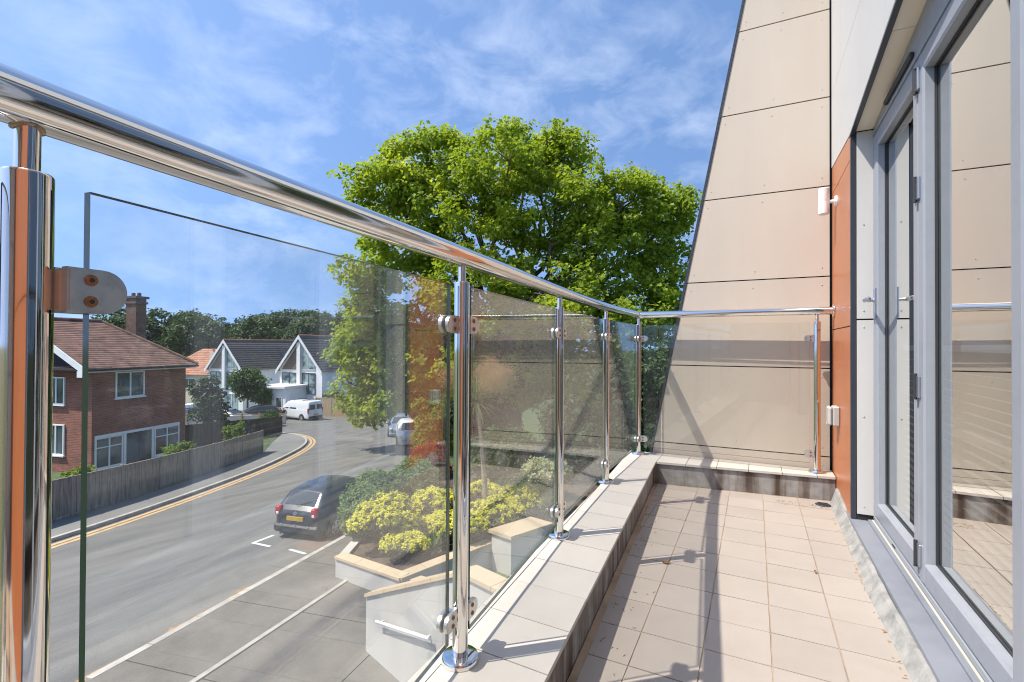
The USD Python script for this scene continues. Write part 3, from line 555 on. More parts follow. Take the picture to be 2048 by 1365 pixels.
# white reveals (facing along the balcony), two boards each with rivets
for (ya, yb, sgn) in ((YJ, YJ + 0.012, -1), (Y1 - 0.012, Y1, 1)):
    for a, b in ((0.095, 1.135), (1.143, zs(ya) - 0.004)):
        pn = hw.part('reveal_board', bx(XW + 0.024, XF + 0.02, ya, yb, a, b), 'white_panel', world=True)
        yy = ya if sgn < 0 else yb
        hw.part('rivets', cat_([rod((XW + 0.055, yy, z), (XW + 0.055, yy + sgn * 0.0015, z), 0.0045, 0.0035, 10) for z in (a + 0.04, (a + b) / 2, b - 0.04)]), 'steel_satin', parent=pn, world=True)

# ------------------------------------------------------------------ bifold door
dr = Thing('bifold_door', 'grey aluminium bifold door with four tall glazed leaves', 'door', (XF, (YJ + Y1) / 2, 0.09))
ZB, ZT = 0.098, 2.125
sill_t = Thing('door_sill', 'wide grey metal sill stepped below the bifold door', 'sill', (0.5, 1.5, 0))
sill_t.part('sill_plate', yz(Polygon([(Y1, 0.035), (YJ + 0.17, 0.035), (YJ + 0.17, 0.062), (Y1, 0.062)]), 0.462, 0.54), 'grey_sill', world=True)
sill_t.part('sill_step', cbx(0.5405, 0.70, Y1, YJ + 0.001, 0.02, 0.0725, 0.003), 'grey_sill', world=True)
sill_t.part('joint_seal', bx(0.556, 0.5635, Y1, YJ - 0.01, 0.0727, 0.0757), 'pale_wall', world=True)
dr.part('threshold', cbx(XF - 0.001, XF + 0.10, Y1, YJ, 0.0728, ZB, 0.003), 'grey_frame', world=True)
def zh(y): return zs(y) - 0.002
dr.part('head_frame', yz(Polygon([(Y1, ZT), (YJ, ZT), (YJ, zh(YJ)), (Y1, zh(Y1))]), XF, XF + 0.10), 'grey_frame', world=True)
dr.part('head_track', bx(XF - 0.004, XF + 0.012, Y1, YJ, ZT - 0.012, ZT + 0.006), 'grey_frame', world=True)
dr.part('trickle_vent', cbx(XF - 0.016, XF - 0.0005, 2.42, 2.86, ZT + 0.018, ZT + 0.04, 0.004), 'gasket', world=True)
for ya, yb in ((YJ - 0.028, YJ), (Y1, Y1 + 0.028)): dr.part('jamb', cbx(XF, XF + 0.10, ya, yb, ZB, ZT - 0.013, 0.003), 'grey_frame', world=True)
GXP = 0.606
edges = [YJ - 0.030, 2.372, 1.555, 0.742, Y1 + 0.030]
for k in range(4):
    yb, ya = edges[k] - 0.003, edges[k + 1] + 0.003; w = 0.062; xo = XF - 0.002
    fr = dr.part('leaf_frame', cat_([cbx(xo, xo + 0.06, ya, ya + w, ZB + 0.006, ZT - 0.014, 0.007), cbx(xo, xo + 0.06, yb - w, yb, ZB + 0.006, ZT - 0.014, 0.007),
                                     cbx(xo + 0.0006, xo + 0.0594, ya + w - 0.004, yb - w + 0.004, ZB + 0.006, ZB + 0.09, 0.007), cbx(xo + 0.0006, xo + 0.0594, ya + w - 0.004, yb - w + 0.004, ZT - 0.088, ZT - 0.014, 0.007)]), 'grey_frame', smooth=30, world=True)
    gy0, gy1, gz0, gz1 = ya + w, yb - w, ZB + 0.09, ZT - 0.088
    dr.part('gasket', cat_([bx(GXP - 0.008, GXP - 0.001, gy0 - .003, gy0 + 0.006, gz0, gz1), bx(GXP - 0.008, GXP - 0.001, gy1 - 0.006, gy1 + .003, gz0, gz1), bx(GXP - 0.0075, GXP - 0.0015, gy0, gy1, gz0 - .003, gz0 + 0.006), bx(GXP - 0.0075, GXP - 0.0015, gy0, gy1, gz1 - 0.006, gz1 + .003)]), 'gasket', parent=fr, world=True)
    dr.part('glass_pane', T(np.array([(GXP, gy0, gz0), (GXP, gy1, gz0), (GXP, gy1, gz1), (GXP, gy0, gz1)]), [[0, 2, 1], [0, 3, 2]], process=False), 'door_glass', parent=fr, world=True)
for z in (0.20, 0.84, 1.60, 2.02):
    for yy in (2.372, 0.742):
        h_ = dr.part('hinge', cat_([cbx(XF - 0.010, XF - 0.002, yy - 0.034, yy - 0.004, z - 0.042, z + 0.042, 0.002), cbx(XF - 0.010, XF - 0.002, yy + 0.004, yy + 0.034, z - 0.042, z + 0.042, 0.002)]), 'handle_metal', world=True)
        dr.part('hinge_pin', rod((XF - 0.012, yy, z - 0.050), (XF - 0.012, yy, z + 0.050), 0.0065, n=12), 'gasket', parent=h_, world=True)
hp = dr.part('handle', cat_([cbx(XF - 0.012, XF - 0.002, 3.085, 3.115, 1.14, 1.30, 0.003), rod((XF - 0.004, 3.10, 1.235), (XF - 0.045, 3.10, 1.235), 0.010, n=14), cbx(XF - 0.058, XF - 0.040, 3.00, 3.112, 1.224, 1.246, 0.006)]), 'handle_metal', smooth=35, world=True)
for yy in (2.75, 1.72): dr.part('drain_slot', cbx(XF - 0.004, XF + 0.004, yy - 0.025, yy + 0.025, 0.084, 0.092, 0.002), 'gasket', world=True)
# slatted blind standing low behind the glass, and the dark room
for k in (0, 1):
    ya, yb = edges[k + 1] + 0.05, edges[k] - 0.05
    bl = Thing('slatted_blind', ('lowered slatted blind behind the far leaf of the glazed door', 'lowered slatted blind behind the second glazed leaf, with wide view of its slats')[k], 'blind', (0.69, (ya + yb) / 2, 0.1))
    bl.part('top_rail', bx(0.675, 0.705, ya, yb, 0.975, 1.0), 'blind_slat', world=True)
    for i in range(23):
        z = 0.16 + i * 0.035; bl.part('slat', xf(bx(-0.0125, 0.0125, ya, yb, -0.0007, 0.0007), (0.69, 0, z), ry=0.12), 'blind_slat', world=True)
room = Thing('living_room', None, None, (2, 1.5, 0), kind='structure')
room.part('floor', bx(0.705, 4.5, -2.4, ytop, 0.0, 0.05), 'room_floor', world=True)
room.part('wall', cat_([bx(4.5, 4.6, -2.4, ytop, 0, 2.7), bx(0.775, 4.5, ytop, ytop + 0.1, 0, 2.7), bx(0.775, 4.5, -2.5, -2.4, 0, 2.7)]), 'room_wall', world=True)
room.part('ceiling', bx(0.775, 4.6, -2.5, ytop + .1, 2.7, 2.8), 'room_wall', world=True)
# wall lamp and weatherproof socket
lt = Thing('wall_light', 'white cylinder up-and-down light on the orange wall by the beige panels', 'lamp', (0.40, 3.70, 1.93))
lz = 1.955
lt.part('body', lathe([(0.0, 0.085), (0.026, 0.085), (0.031, 0.08), (0.031, 0.003), (0.0295, 0.0), (0.0295, -0.003), (0.031, -0.006), (0.031, -0.08), (0.026, -0.085), (0.0, -0.085)][::-1], 28), 'white_plastic', smooth=35)
lt.part('arm', rod((0.025, 0, -0.005), (0.058, 0, -0.005), 0.011, n=14), 'white_plastic', smooth=35)
lt.part('wall_mount', xf(lathe([(0.0, 0.012), (0.030, 0.012), (0.036, 0.0)][::-1], 24), (0.0695, 0, -0.005), ry=-math.pi / 2), 'white_plastic', smooth=35)
sk = Thing('outdoor_socket', 'grey weatherproof socket box on the orange wall beside the last post', 'socket', (XW, 3.62, 0.56))
sk.part('back_box', cbx(-0.036, -0.0005, -0.05, 0.05, -0.06, 0.06, 0.006), 'grey_plastic', smooth=30)
ld = sk.part('lid', cbx(-0.062, -0.037, -0.048, 0.048, -0.058, 0.058, 0.010), 'grey_plastic', smooth=30)
sk.part('lid_catch', cbx(-0.067, -0.0625, -0.012, 0.012, -0.056, -0.044, 0.002), 'grey_plastic', parent=ld)

# ------------------------------------------------------------------ garden fences
def fence(name, label, line, h, m, post_m, panel=1.83, sink=0.0, group=None, pw=0.09, boards=16, rng_=1):
    t = Thing(name, label, 'fence', S(*line[len(line) // 2])); ls = LineString(line); n = max(1, round(ls.length / panel)); st = ls.length / n; r = np.random.default_rng(rng_)
    P = [np.array(ls.interpolate(k * st).coords[0]) for k in range(n + 1)]
    for k in range(n + 1):
        a = P[k]; t.part('post', slab(sbox(a[0] - pw / 2, a[1] - pw / 2, a[0] + pw / 2, a[1] + pw / 2), -0.1, h + 0.03), post_m, world=True)
    for k in range(n):
        a, b = P[k], P[k + 1]; d = (b - a) / np.linalg.norm(b - a); nn = np.array([d[1], -d[0]]); a2, b2 = a + d * pw * .52, b - d * pw * .52; bd = []
        L = np.linalg.norm(b2 - a2); w = L / boards
        for i in range(boards):
            o = 0.008 * (i % 2) + r.normal(0, .002); p0, p1 = a2 + d * (i * w), a2 + d * ((i + 1) * w + 0.006)
            bd.append(slab(Polygon([p0 + nn * (o - .009), p1 + nn * (o - .009), p1 + nn * (o + .009), p0 + nn * (o + .009)]), 0.16, h - 0.03 + r.normal(0, .004)))
        t.part('panel', cat_(bd), m, world=True)
        t.part('gravel_board', slab(Polygon([a2 - nn * .022, b2 - nn * .022, b2 + nn * .022, a2 + nn * .022]), -0.1, 0.155), post_m, world=True)
        t.part('cap_rail', slab(Polygon([a2 - nn * .026, b2 - nn * .026, b2 + nn * .026, a2 + nn * .026]), h - 0.028, h), m, world=True)
    return t
fence('garden_fence', 'weathered grey brown board fence running beside the pavement in front of the brick house', [tuple(p) for p in fence_line[10:]], 1.30, 'fence_grey', 'fence_grey')
fence('garden_fence', 'near black stained fence beyond the grey fence, before the bend', [(-21.5, 26.5), (-19.83, 29.9), (-17.05, 36.0)], 1.32, 'fence_dark', 'fence_dark', rng_=2)
fence('garden_fence', 'short honey coloured new timber fence behind the white van', [(-20.6, 51.2), (-17.2, 50.6)], 2.0, 'fence_yellow', 'fence_yellow', rng_=3, boards=12)
pw_ = Thing('garden_wall', 'low pale rendered wall topped with timber posts before the parked cars', 'wall', S(-24.0, 42.0))
wl = [(-31.5, 41.3), (-20.2, 43.5)]
a, b = np.array(wl[0]), np.array(wl[1]); d = (b - a) / np.linalg.norm(b - a); nn = np.array([d[1], -d[0]])
pw_.part('base', slab(Polygon([a - nn * .1, b - nn * .1, b + nn * .1, a + nn * .1]), -0.3, 0.80), 'pale_wall', world=True)
for k in range(8):
    p = a + (b - a) * (k + .5) / 8; pw_.part('post', slab(sbox(p[0] - .07, p[1] - .17, p[0] + .07, p[1] - .105 + .04), -0.2, 1.02), 'timber_post', world=True)
pw_.part('top_rail', slab(Polygon([a - nn * .16, b - nn * .16, b - nn * .11, a - nn * .11]), 0.84, 0.93), 'timber_post', world=True)

# ------------------------------------------------------------------ houses
def quad3(a, b, c, d): return T(np.array([a, b, c, d], float), [[0, 1, 2], [0, 2, 3]], process=False)
def courses(e0, e1, r0, r1, n, lift=0.016, rng_=None):
    """tiled roof slope: n overlapping courses from eave e0-e1 up to ridge r0-r1"""
    e0, e1, r0, r1 = map(lambda q: np.array(q, float), (e0, e1, r0, r1)); N = np.cross(e1 - e0, (r0 + r1) / 2 - (e0 + e1) / 2); N /= np.linalg.norm(N); N = N if N[2] > 0 else -N; out = []
    for k in range(n):
        t0, t1 = k / n, min((k + 1.04) / n, 1); A, B, Cc, D = e0 + (r0 - e0) * t0, e1 + (r1 - e1) * t0, e1 + (r1 - e1) * t1, e0 + (r0 - e0) * t1
        out.append(quad3(A + N * lift, B + N * lift, Cc, D)); out.append(quad3(A - N * .02, B - N * .02, B + N * lift, A + N * lift))
    m = cat_(out); return m
def solid(pts): return trimesh.convex.convex_hull(np.array(pts, float))
def win(t, x, y, z0, z1, w, axis, nlights, m_glass='window_glass', fr=0.06, name='window', mat_f='white_paint', transom=None, sill=True, out=-1):
    """framed window on a wall of a thing: axis 'x' = wall runs along local x at y; 'y' = wall runs along local y at x; out = outward sign"""
    def B(a0, a1, d0, d1, z0_, z1_):
        d0, d1 = sorted((d0 * out, d1 * out))
        return bx(a0, a1, y + d0, y + d1, z0_, z1_) if axis == 'x' else bx(x + d0, x + d1, a0, a1, z0_, z1_)
    c = x if axis == 'x' else y; a0, a1 = c, c + w; bars = [B(a0, a0 + fr, 0.002, .06, z0, z1), B(a1 - fr, a1, 0.002, .06, z0, z1), B(a0 + fr, a1 - fr, 0.002, .058, z0, z0 + fr), B(a0 + fr, a1 - fr, .002, .058, z1 - fr, z1)]
    for i in range(1, nlights): m_ = a0 + w * i / nlights; bars.append(B(m_ - fr * .5, m_ + fr * .5, .002, .056, z0 + fr, z1 - fr))
    if transom: bars.append(B(a0 + fr, a1 - fr, .002, .054, transom - fr * .4, transom + fr * .4))
    f = t.part(name, cat_(bars), mat_f)
    for i in range(nlights):
        s0 = a0 + w * i / nlights + fr * .5; s1 = a0 + w * (i + 1) / nlights - fr * .5; t.part('pane', B(s0, s1, .001, .02, z0 + fr * .5, z1 - fr * .5), m_glass, parent=f)
    if sill: t.part('window_sill', B(a0 - .05, a1 + .05, .001, .10, z0 - .06, z0 - .002), mat_f, parent=f)
    return f
# brick house: local x along the gable front (to the left negative), local y away along the side, origin at the near right corner
bd_ = np.array([0.225, 0.974]); bth = SROT + math.atan2(-bd_[0], bd_[1])
bo = S(-18.75, 21.7); bo[2] = gz(21.7)
H = Thing('brick_house', 'red brick house with hipped brown tiled roof, white windows and white bargeboard behind the fence', 'house', bo, bth)
W, L, EV, RG = 7.4, 4.75, 4.72, 6.95
H.part('wall', solid([(-W, 0, -.6), (0, 0, -.6), (0, L, -1.2), (-W, L, -1.2), (-W, 0, EV), (0, 0, EV), (0, L, EV), (-W, L, EV)]), 'red_brick')
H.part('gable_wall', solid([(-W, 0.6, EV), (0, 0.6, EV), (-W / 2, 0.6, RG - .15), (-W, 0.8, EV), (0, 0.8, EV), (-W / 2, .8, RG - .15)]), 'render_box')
o = .38; yf = -0.55; yr = 3.1; ez = EV - .07
rf = H.part('roof', courses((o, yf, ez), (o, L + o, ez), (-W / 2, yf, RG), (-W / 2, yr, RG), 26), 'tile_roof')
H.part('roof_slope', courses((-W - o, yf, ez), (-W - o, L + o, ez), (-W / 2, yf, RG), (-W / 2, yr, RG), 26), 'tile_roof')
H.part('roof_slope', courses((o, L + o, ez), (-W - o, L + o, ez), (-W / 2 + .01, yr, RG), (-W / 2 - .01, yr, RG), 22), 'tile_roof')
H.part('ridge_tiles', cat_([rod((-W / 2, yf + .02, RG + .0), (-W / 2, yr, RG + .0), .11, n=10), rod((-W / 2, yr, RG), (o, L + o, ez + .04), .09, n=10)]), 'tile_roof', parent=rf)
H.part('gutter', cat_([bx(o - .02, o + .10, yf + .1, L + o, ez - .10, ez - .01)]), 'gasket', parent=rf)
H.part('soffit', cat_([bx(0.002, o - .03, yf + .05, L + o - .05, ez - .14, ez - .09), bx(o - .028, o - .005, yf + .05, L + o - .05, ez - .16, ez - .02)]), 'white_paint', parent=rf)
def barge(sx):
    e = np.array([-W / 2 + sx * (W / 2 + o + .05), yf - .03, ez - .05]); r_ = np.array([-W / 2, yf - .03, RG - .02]); return solid([e + (0, 0, -.26), e + (0, 0, .05), r_ + (0, 0, -.26), r_ + (0, 0, .05), e + (0, .04, -.26), e + (0, .04, .05), r_ + (0, .04, -.26), r_ + (0, .04, .05)])
H.part('bargeboard', cat_([barge(1), barge(-1), bx(o - .45, o + .06, yf - .032, yf + .012, ez - .36, ez - .08)]), 'white_paint')
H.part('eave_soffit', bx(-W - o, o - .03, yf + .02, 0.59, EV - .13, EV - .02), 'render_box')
ch = H.part('chimney', cat_([bx(-3.82, -3.12, 4.5, 5.1, EV + .6, 8.3)]), 'chimney_brick')
H.part('chimney_cap', cat_([bx(-3.88, -3.06, 4.44, 5.16, 8.0, 8.12), bx(-3.92, -3.02, 4.40, 5.20, 8.301, 8.42)]), 'chimney_brick', parent=ch)
H.part('chimney_pot', cat_([rod((-3.67, 4.8, 8.41), (-3.67, 4.8, 8.62), .11, .09, 12), rod((-3.27, 4.8, 8.41), (-3.27, 4.8, 8.62), .11, .09, 12)]), 'chimney_brick', parent=ch)
win(H, 0, 1.0, 3.22, 4.45, 1.4, 'y', 2, out=1)
win(H, 0, 0.12, 0.1, 1.5, 1.25, 'y', 2, transom=1.05, out=1)
win(H, 0, 2.95, 0.1, 1.5, 1.4, 'y', 2, transom=1.05, out=1)
dd_ = H.part('garden_door', cat_([bx(.002, .06, 1.40, 1.52, -.5, 1.5), bx(.002, .06, 2.80, 2.92, -.5, 1.5), bx(.002, .07, .12, 4.35, 1.501, 1.62)]), 'white_paint')
for y_ in (1.53, 2.18): H.part('door_leaf', bx(.003, .03, y_, y_ + .61, -.5, 1.49), 'window_glass', parent=dd_)
win(H, -2.55, 0, 3.0, 4.25, 1.0, 'x', 2); win(H, -2.55, 0, 0.7, 2.1, 1.0, 'x', 2)
win(H, -5.4, 0, 3.0, 4.25, 1.4, 'x', 2); win(H, -5.4, 0, 0.7, 2.1, 1.4, 'x', 2)
# white gabled houses
def white_house(label, corner, W, L, ev, rg, zb, dirv, balcony=False):
    th = SROT + math.atan2(-dirv[0], dirv[1]); o_ = S(*corner); o_[2] = CAMZ
    h = Thing('white_house', label, 'house', o_, th)
    h.part('wall', cat_([bx(-W, 0, 0.12, L, zb, ev), solid([(-W, .12, ev), (0, .12, ev), (-W / 2, .12, rg - .2), (-W, L, ev), (0, L, ev), (-W / 2, L, rg - .2)])]), 'house_white')
    o = .25; rr_ = h.part('roof', courses((o, -.25, ev - .28), (o, L + .2, ev - .28), (-W / 2, -.25, rg), (-W / 2, L + .2, rg), 14, .04), 'slate_roof')
    h.part('roof_slope', courses((-W - o, -.25, ev - .28), (-W - o, L + .2, ev - .28), (-W / 2, -.25, rg), (-W / 2, L + .2, rg), 14, .04), 'slate_roof')
    h.part('ridge', rod((-W / 2, -.22, rg + .02), (-W / 2, L + .18, rg + .02), .10, n=8), 'terracotta_roof', parent=rr_)
    for sx in (1, -1):
        e = np.array([-W / 2 + sx * (W / 2 + o), -.32, ev - .34]); r_ = np.array([-W / 2, -.32, rg - .02]); h.part('bargeboard', solid([e + (0, 0, -.30), e + (0, 0, .08), r_ + (0, 0, -.34), r_ + (0, 0, .08), e + (0, .06, -.30), e + (0, .06, .08), r_ + (0, .06, -.34), r_ + (0, .06, .08)]), 'white_paint')
    sl = (rg - ev) / (W / 2); zt = lambda x: ev + sl * min(x + W, -x)
    # timber cladding triangle, tall gable glazing, ribs
    h.part('cladding', frame_prism(Polygon([(-W + .35, ev - .1), (-W * .56, ev - .1), (-W * .56, zt(-W * .56) - .55)]), (0, .11, 0), (1, 0, 0), (0, 0, 1), .06), 'cladding_brown')
    gw = h.part('gable_window', frame_prism(Polygon([(-W * .46, ev - .12), (-W * .16, ev - .12), (-W * .16, zt(-W * .16) - .62), (-W * .46, zt(-W * .46) - .62)]), (0, .11, 0), (1, 0, 0), (0, 0, 1), .06), 'white_paint')
    h.part('pane', frame_prism(Polygon([(-W * .45, ev), (-W * .31, ev), (-W * .31, zt(-W * .31) - .75), (-W * .45, zt(-W * .45) - .75)]), (0, .049, 0), (1, 0, 0), (0, 0, 1), .03), 'curtain_glass', parent=gw)
    h.part('pane', frame_prism(Polygon([(-W * .295, ev), (-W * .17, ev), (-W * .17, zt(-W * .17) - .75), (-W * .295, zt(-W * .295) - .75)]), (0, .049, 0), (1, 0, 0), (0, 0, 1), .03), 'curtain_glass', parent=gw)
    h.part('centre_fin', bx(-W * .555, -W * .475, -.18, .11, zb, zt(-W * .5) - .75), 'white_paint')
    win(h, -W * .93, .11, ev - 2.75, ev - .45, W * .34, 'x', 2, 'curtain_glass', mat_f='dark_trim', sill=False, transom=ev - 1.9)
    win(h, -W * .46, .11, ev - 2.75, ev - .45, W * .31, 'x', 2, 'curtain_glass', mat_f='dark_trim', sill=False, transom=ev - 1.9)
    win(h, -W * .46, .11, zb + .6, ev - 3.2, W * .31, 'x', 2, 'curtain_glass', mat_f='white_paint', sill=False)
    win(h, -W * .93, .11, zb + .6, ev - 3.2, W * .34, 'x', 2, 'curtain_glass', mat_f='white_paint', sill=False)
    win(h, 0, L * .48, ev - 1.95, ev - .95, .75, 'y', 1, mat_f='dark_trim', sill=False, out=1, fr=.09)
    # roof light set in the slope
    f_ = lambda t_, y_, up: np.array([-W / 2 * t_ + o * (1 - t_), y_, ev - .28 + (rg - ev + .28) * t_ + up])
    rl = h.part('roof_window', solid([f_(t_, y_, u_) for t_ in (.16, .52) for y_ in (L * .55, L * .78) for u_ in (.0, .22)]), 'dark_trim', parent=rr_)
    h.part('pane', solid([f_(t_, y_, u_) for t_ in (.2, .48) for y_ in (L * .57, L * .76) for u_ in (.2, .24)]), 'window_glass')
    h.part('drainpipe', rod((.08, L * .86, zb), (.08, L * .86, ev - .3), .05, n=8), 'dark_trim')
    return h
white_house('white rendered house with steep slate gable, farther left of the matching pair', (-33.3, 60.0), 5.6, 13.5, -3.02, 0.50, -9.5, (.30, .954))
white_house('white rendered house with steep slate gable, right of the pair beside the big tree', (-20.4, 52.0), 5.6, 13.0, -2.68, 0.93, -8.5, (.30, .954))
ga = Thing('garage', 'flat roofed white garage with dark door in front of the white houses', 'garage', S(-23.2, 49.8), SROT + math.atan2(-.30, .954))
ga.part('wall', bx(-3.4, 0, 0, 4.5, -.5, 2.95), 'house_white'); ga.part('roof_edge', cbx(-3.65, .2, -.35, 4.7, 2.952, 3.2, .03), 'white_paint')
gd = ga.part('door', bx(-3.1, -1.75, -.05, .02, 0, 2.25), 'dark_trim')
for i in range(4): ga.part('door_panel', bx(-3.05, -1.8, -.075, -.051, .08 + i * .55, .55 + i * .55), 'cladding_brown', parent=gd)
win(ga, -1.2, 0, 1.0, 2.1, .8, 'x', 1, sill=False)
th_ = Thing('terracotta_house', 'distant cream house with orange hipped tile roof between the brick and white houses', 'house', S(-47.0, 76.0), SROT - .2)
th_.part('wall', bx(-5.5, 5.5, -3.8, 3.8, -2, 4.6), 'cream_wall')
e_ = 4.5; rz_ = 8.3
th_.part('roof', cat_([courses((-6, -4.3, e_), (6, -4.3, e_), (-1.6, 0, rz_), (1.6, 0, rz_), 14, .05), courses((6, 4.3, e_), (-6, 4.3, e_), (1.6, 0, rz_), (-1.6, 0, rz_), 14, .05)]), 'terracotta_roof')
th_.part('roof_hip', courses((6, -4.3, e_), (6, 4.3, e_), (1.6, -.01, rz_), (1.6, .01, rz_), 14, .05), 'terracotta_roof'); th_.part('roof_hip', courses((-6, 4.3, e_), (-6, -4.3, e_), (-1.6, .01, rz_), (-1.6, -.01, rz_), 14, .05), 'terracotta_roof')
cm = th_.part('chimney', bx(1.9, 2.6, -2.4, -1.7, 5.6, 7.9), 'cream_wall'); th_.part('chimney_pot', rod((2.25, -2.05, 7.9), (2.25, -2.05, 8.4), .16, n=10), 'terracotta_roof', parent=cm)
win(th_, -1.5, -3.8, 2.4, 3.9, 2.2, 'x', 2)

# ------------------------------------------------------------------ planters and garden
def wallbox(a, b, th, h0, h1, m, t, name='wall', hb=None):
    """street-frame wall from a to b, thickness th to its left; top h0..h1 above each end's ground"""
    a, b = np.array(a, float), np.array(b, float); d = (b - a) / np.linalg.norm(b - a); n = np.array([-d[1], d[0]]) * th
    top = [S(*a, h0), S(*b, h1), S(*(b + n), h1), S(*(a + n), h0)]
    top[2][2] = top[1][2]; top[3][2] = top[0][2]
    v = top + [np.array([p[0], p[1], gz(7) - .7]) for p in top]; return t.part(name, solid(v), m, world=True)
def coping(a, b, th, h0, h1, t, ov=.035, ct=.055, mname='stone_coping', step=0.6):
    a, b = np.array(a, float), np.array(b, float); L = np.linalg.norm(b - a); d = (b - a) / L; n = np.array([-d[1], d[0]]); k = max(1, round(L / step))
    for i in range(k):
        t0, t1 = (i + .006) / k, (i + .994) / k; pa, pb = a + d * L * t0, a + d * L * t1; ha, hb_ = S(*a, h0)[2] * (1 - t0) + S(*b, h1)[2] * t0, S(*a, h0)[2] * (1 - t1) + S(*b, h1)[2] * t1; v = []
        for p, z in ((pa, ha), (pb, hb_)):
            for o in (-ov, th + ov):
                q = S(*(p + n * o)); v += [(q[0], q[1], z + .002), (q[0], q[1], z + ct)]
        t.part('coping_stone', solid(v), mname, world=True)
A1, B1 = (-3.80, 10.55), (-2.14, 9.42); H1 = (-0.42, 11.5)
pl = Thing('planter', 'low white rendered planter with sandstone coping holding the yellow bushes', 'planter', S(-2.2, 11.5))
for (a, b) in ((A1, B1), (B1, H1)): wallbox(a, b, .2, .47, .47, 'render_white', pl); coping(a, b, .2, .47, .47, pl)
L2 = [(-3.80, 10.55), (-3.85, 12.0), (-3.88, 14.0), (-3.85, 17.0), (-3.8, 20.5)]
for a, b in zip(L2[1:], L2[:-1]): wallbox(a, b, .2, .45, .47, 'render_white', pl)
pl.part('pier', solid([S(l, d, h) for l, d in ((-.45, 11.35), (.5, 12.3), (.95, 11.85), (0.0, 10.9)) for h in (-.3, .78)]), 'render_white', world=True)
pl.part('pier_cap', solid([S(l, d, h) for l, d in ((-.53, 11.35), (.5, 12.38), (1.03, 11.85), (0.0, 10.82)) for h in (.782, .86)]), 'stone_coping', world=True)
bed = [(-3.55, 10.6), (-2.2, 9.7), (-.4, 11.65), (.6, 12.4), (4.5, 13.5), (4.5, 22.0), (-3.6, 20.5), (-3.6, 17), (-3.65, 13)]
single('planting_bed', sheet(Polygon(bed), 0.40), 'soil', kind='structure')
st = Thing('stair_wall', 'white rendered entrance wall with rising sandstone coping just below the balcony', 'wall', S(-1.5, 7.0))
wallbox((-2.30, 7.75), (-0.60, 5.92), .2, .92, 2.02, 'render_white', st); coping((-2.30, 7.75), (-0.60, 5.92), .2, .92, 2.02, st)
wallbox((-0.60, 5.92), (0.6, 4.65), .2, 2.02, 2.02, 'render_white', st); coping((-0.60, 5.92), (0.6, 4.65), .2, 2.02, 2.02, st)
wallbox((-1.9, 9.3), (-0.05, 7.2), .18, .50, .95, 'render_white', st, 'inner_wall'); coping((-1.9, 9.3), (-0.05, 7.2), .18, .50, .95, st)
hr = Thing('wall_handrail', 'short white handrail fixed to the rising white entrance wall', 'handrail', S(-1.9, 7.3))
ha, hb = np.array([-2.02, 7.33]), np.array([-1.05, 6.29]); za, zb_ = 0.74, 1.05
p0, p1 = S(*ha, za), S(*hb, zb_); hr.part('rail', rod(p0, p1, .022, n=14), 'white_paint', world=True, smooth=30)
for t_ in (.06, .94):
    q = p0 * (1 - t_) + p1 * t_; l_ = ha * (1 - t_) + hb * t_ + np.array([.1, .12]); w_ = S(*l_); hr.part('bracket', rod(q, (w_[0], w_[1], q[2] - .02), .012, n=10), 'white_paint', world=True)

# ------------------------------------------------------------------ foliage
def leaves(C, N, size, r, aspect=0.5, jit=0.6, droop=0.25):
    """kite-shaped leaves at points C, facing roughly N"""
    n = len(C); Nn = N + r.normal(0, jit, (n, 3)); Nn /= np.linalg.norm(Nn, axis=1, keepdims=True)
    A = np.cross(Nn, r.normal(0, 1, (n, 3))); A[:, 2] -= droop; A -= Nn * (A * Nn).sum(1, keepdims=True); A /= np.linalg.norm(A, axis=1, keepdims=True) + 1e-9
    Bv = np.cross(Nn, A); s = size * r.uniform(.65, 1.3, (n, 1)); w = s * aspect
    v = np.stack([C - A * s * .5, C + Bv * w * .5 - A * s * .05 + Nn * s * .06, C + A * s * .5 - Nn * s * .10, C - Bv * w * .5 - A * s * .05 + Nn * s * .06], 1).reshape(-1, 3)
    i = np.arange(n) * 4; f = np.vstack([np.stack([i, i + 1, i + 2], 1), np.stack([i, i + 2, i + 3], 1)]); return T(v, f, process=False)
def blobs_foliage(blobs, dens, size, r, aspect=.6, clump=5, spread=.5, inner=.55, lump=0.28, sq=1.0, jit=.6, cull=True):
    """leaves in small sprays over the shells of the blobs (x, y, z, radius); lumpy shells leave hollows that read dark"""
    Cs, Ns = [], []; B = np.array(blobs, float)
    for b in B:
        n = max(6, int(dens * b[3] ** 2 / (size * size * aspect * clump))); u = r.normal(0, 1, (n, 3)); u /= np.linalg.norm(u, axis=1, keepdims=True)
        rad = b[3] * (1 - inner * r.random(n) ** 2.2) * (1 + lump * (meshkit.noise(u * 2.3 + b[:3] * .7, 3) - .5) * 2 + lump * .6 * (meshkit.noise(u * 6 + b[:3], 5) - .5) * 2)
        p = b[:3] + u * rad[:, None] * np.array([1, 1, sq]); keep = np.ones(n, bool)
        for c in (B if cull else ()):
            if c is not b and np.linalg.norm(c[:3] - b[:3]) < c[3] + b[3]: keep &= np.linalg.norm((p - c[:3]) / np.array([1, 1, sq]), axis=1) > c[3] * .62
        p, u = p[keep], u[keep]; k = np.repeat(np.arange(len(p)), clump)
        Cs.append(p[k] + r.normal(0, size * spread, (len(k), 3)) * np.array([1, 1, .75])); Ns.append(u[k] * .6 + np.array([0, 0, .35]) + SUN * .55)
    return leaves(np.vstack(Cs), np.vstack(Ns), size, r, aspect, jit)
def limb(a, b, r0, r1, r, n=5, wob=.06):
    a, b = np.array(a, float), np.array(b, float); t = np.linspace(0, 1, n + 1); p = a + (b - a) * t[:, None]; L = np.linalg.norm(b - a); p[1:-1] += r.normal(0, wob * L, (n - 1, 3)); return pipe(p, np.linspace(r0, r1, n + 1), 8)
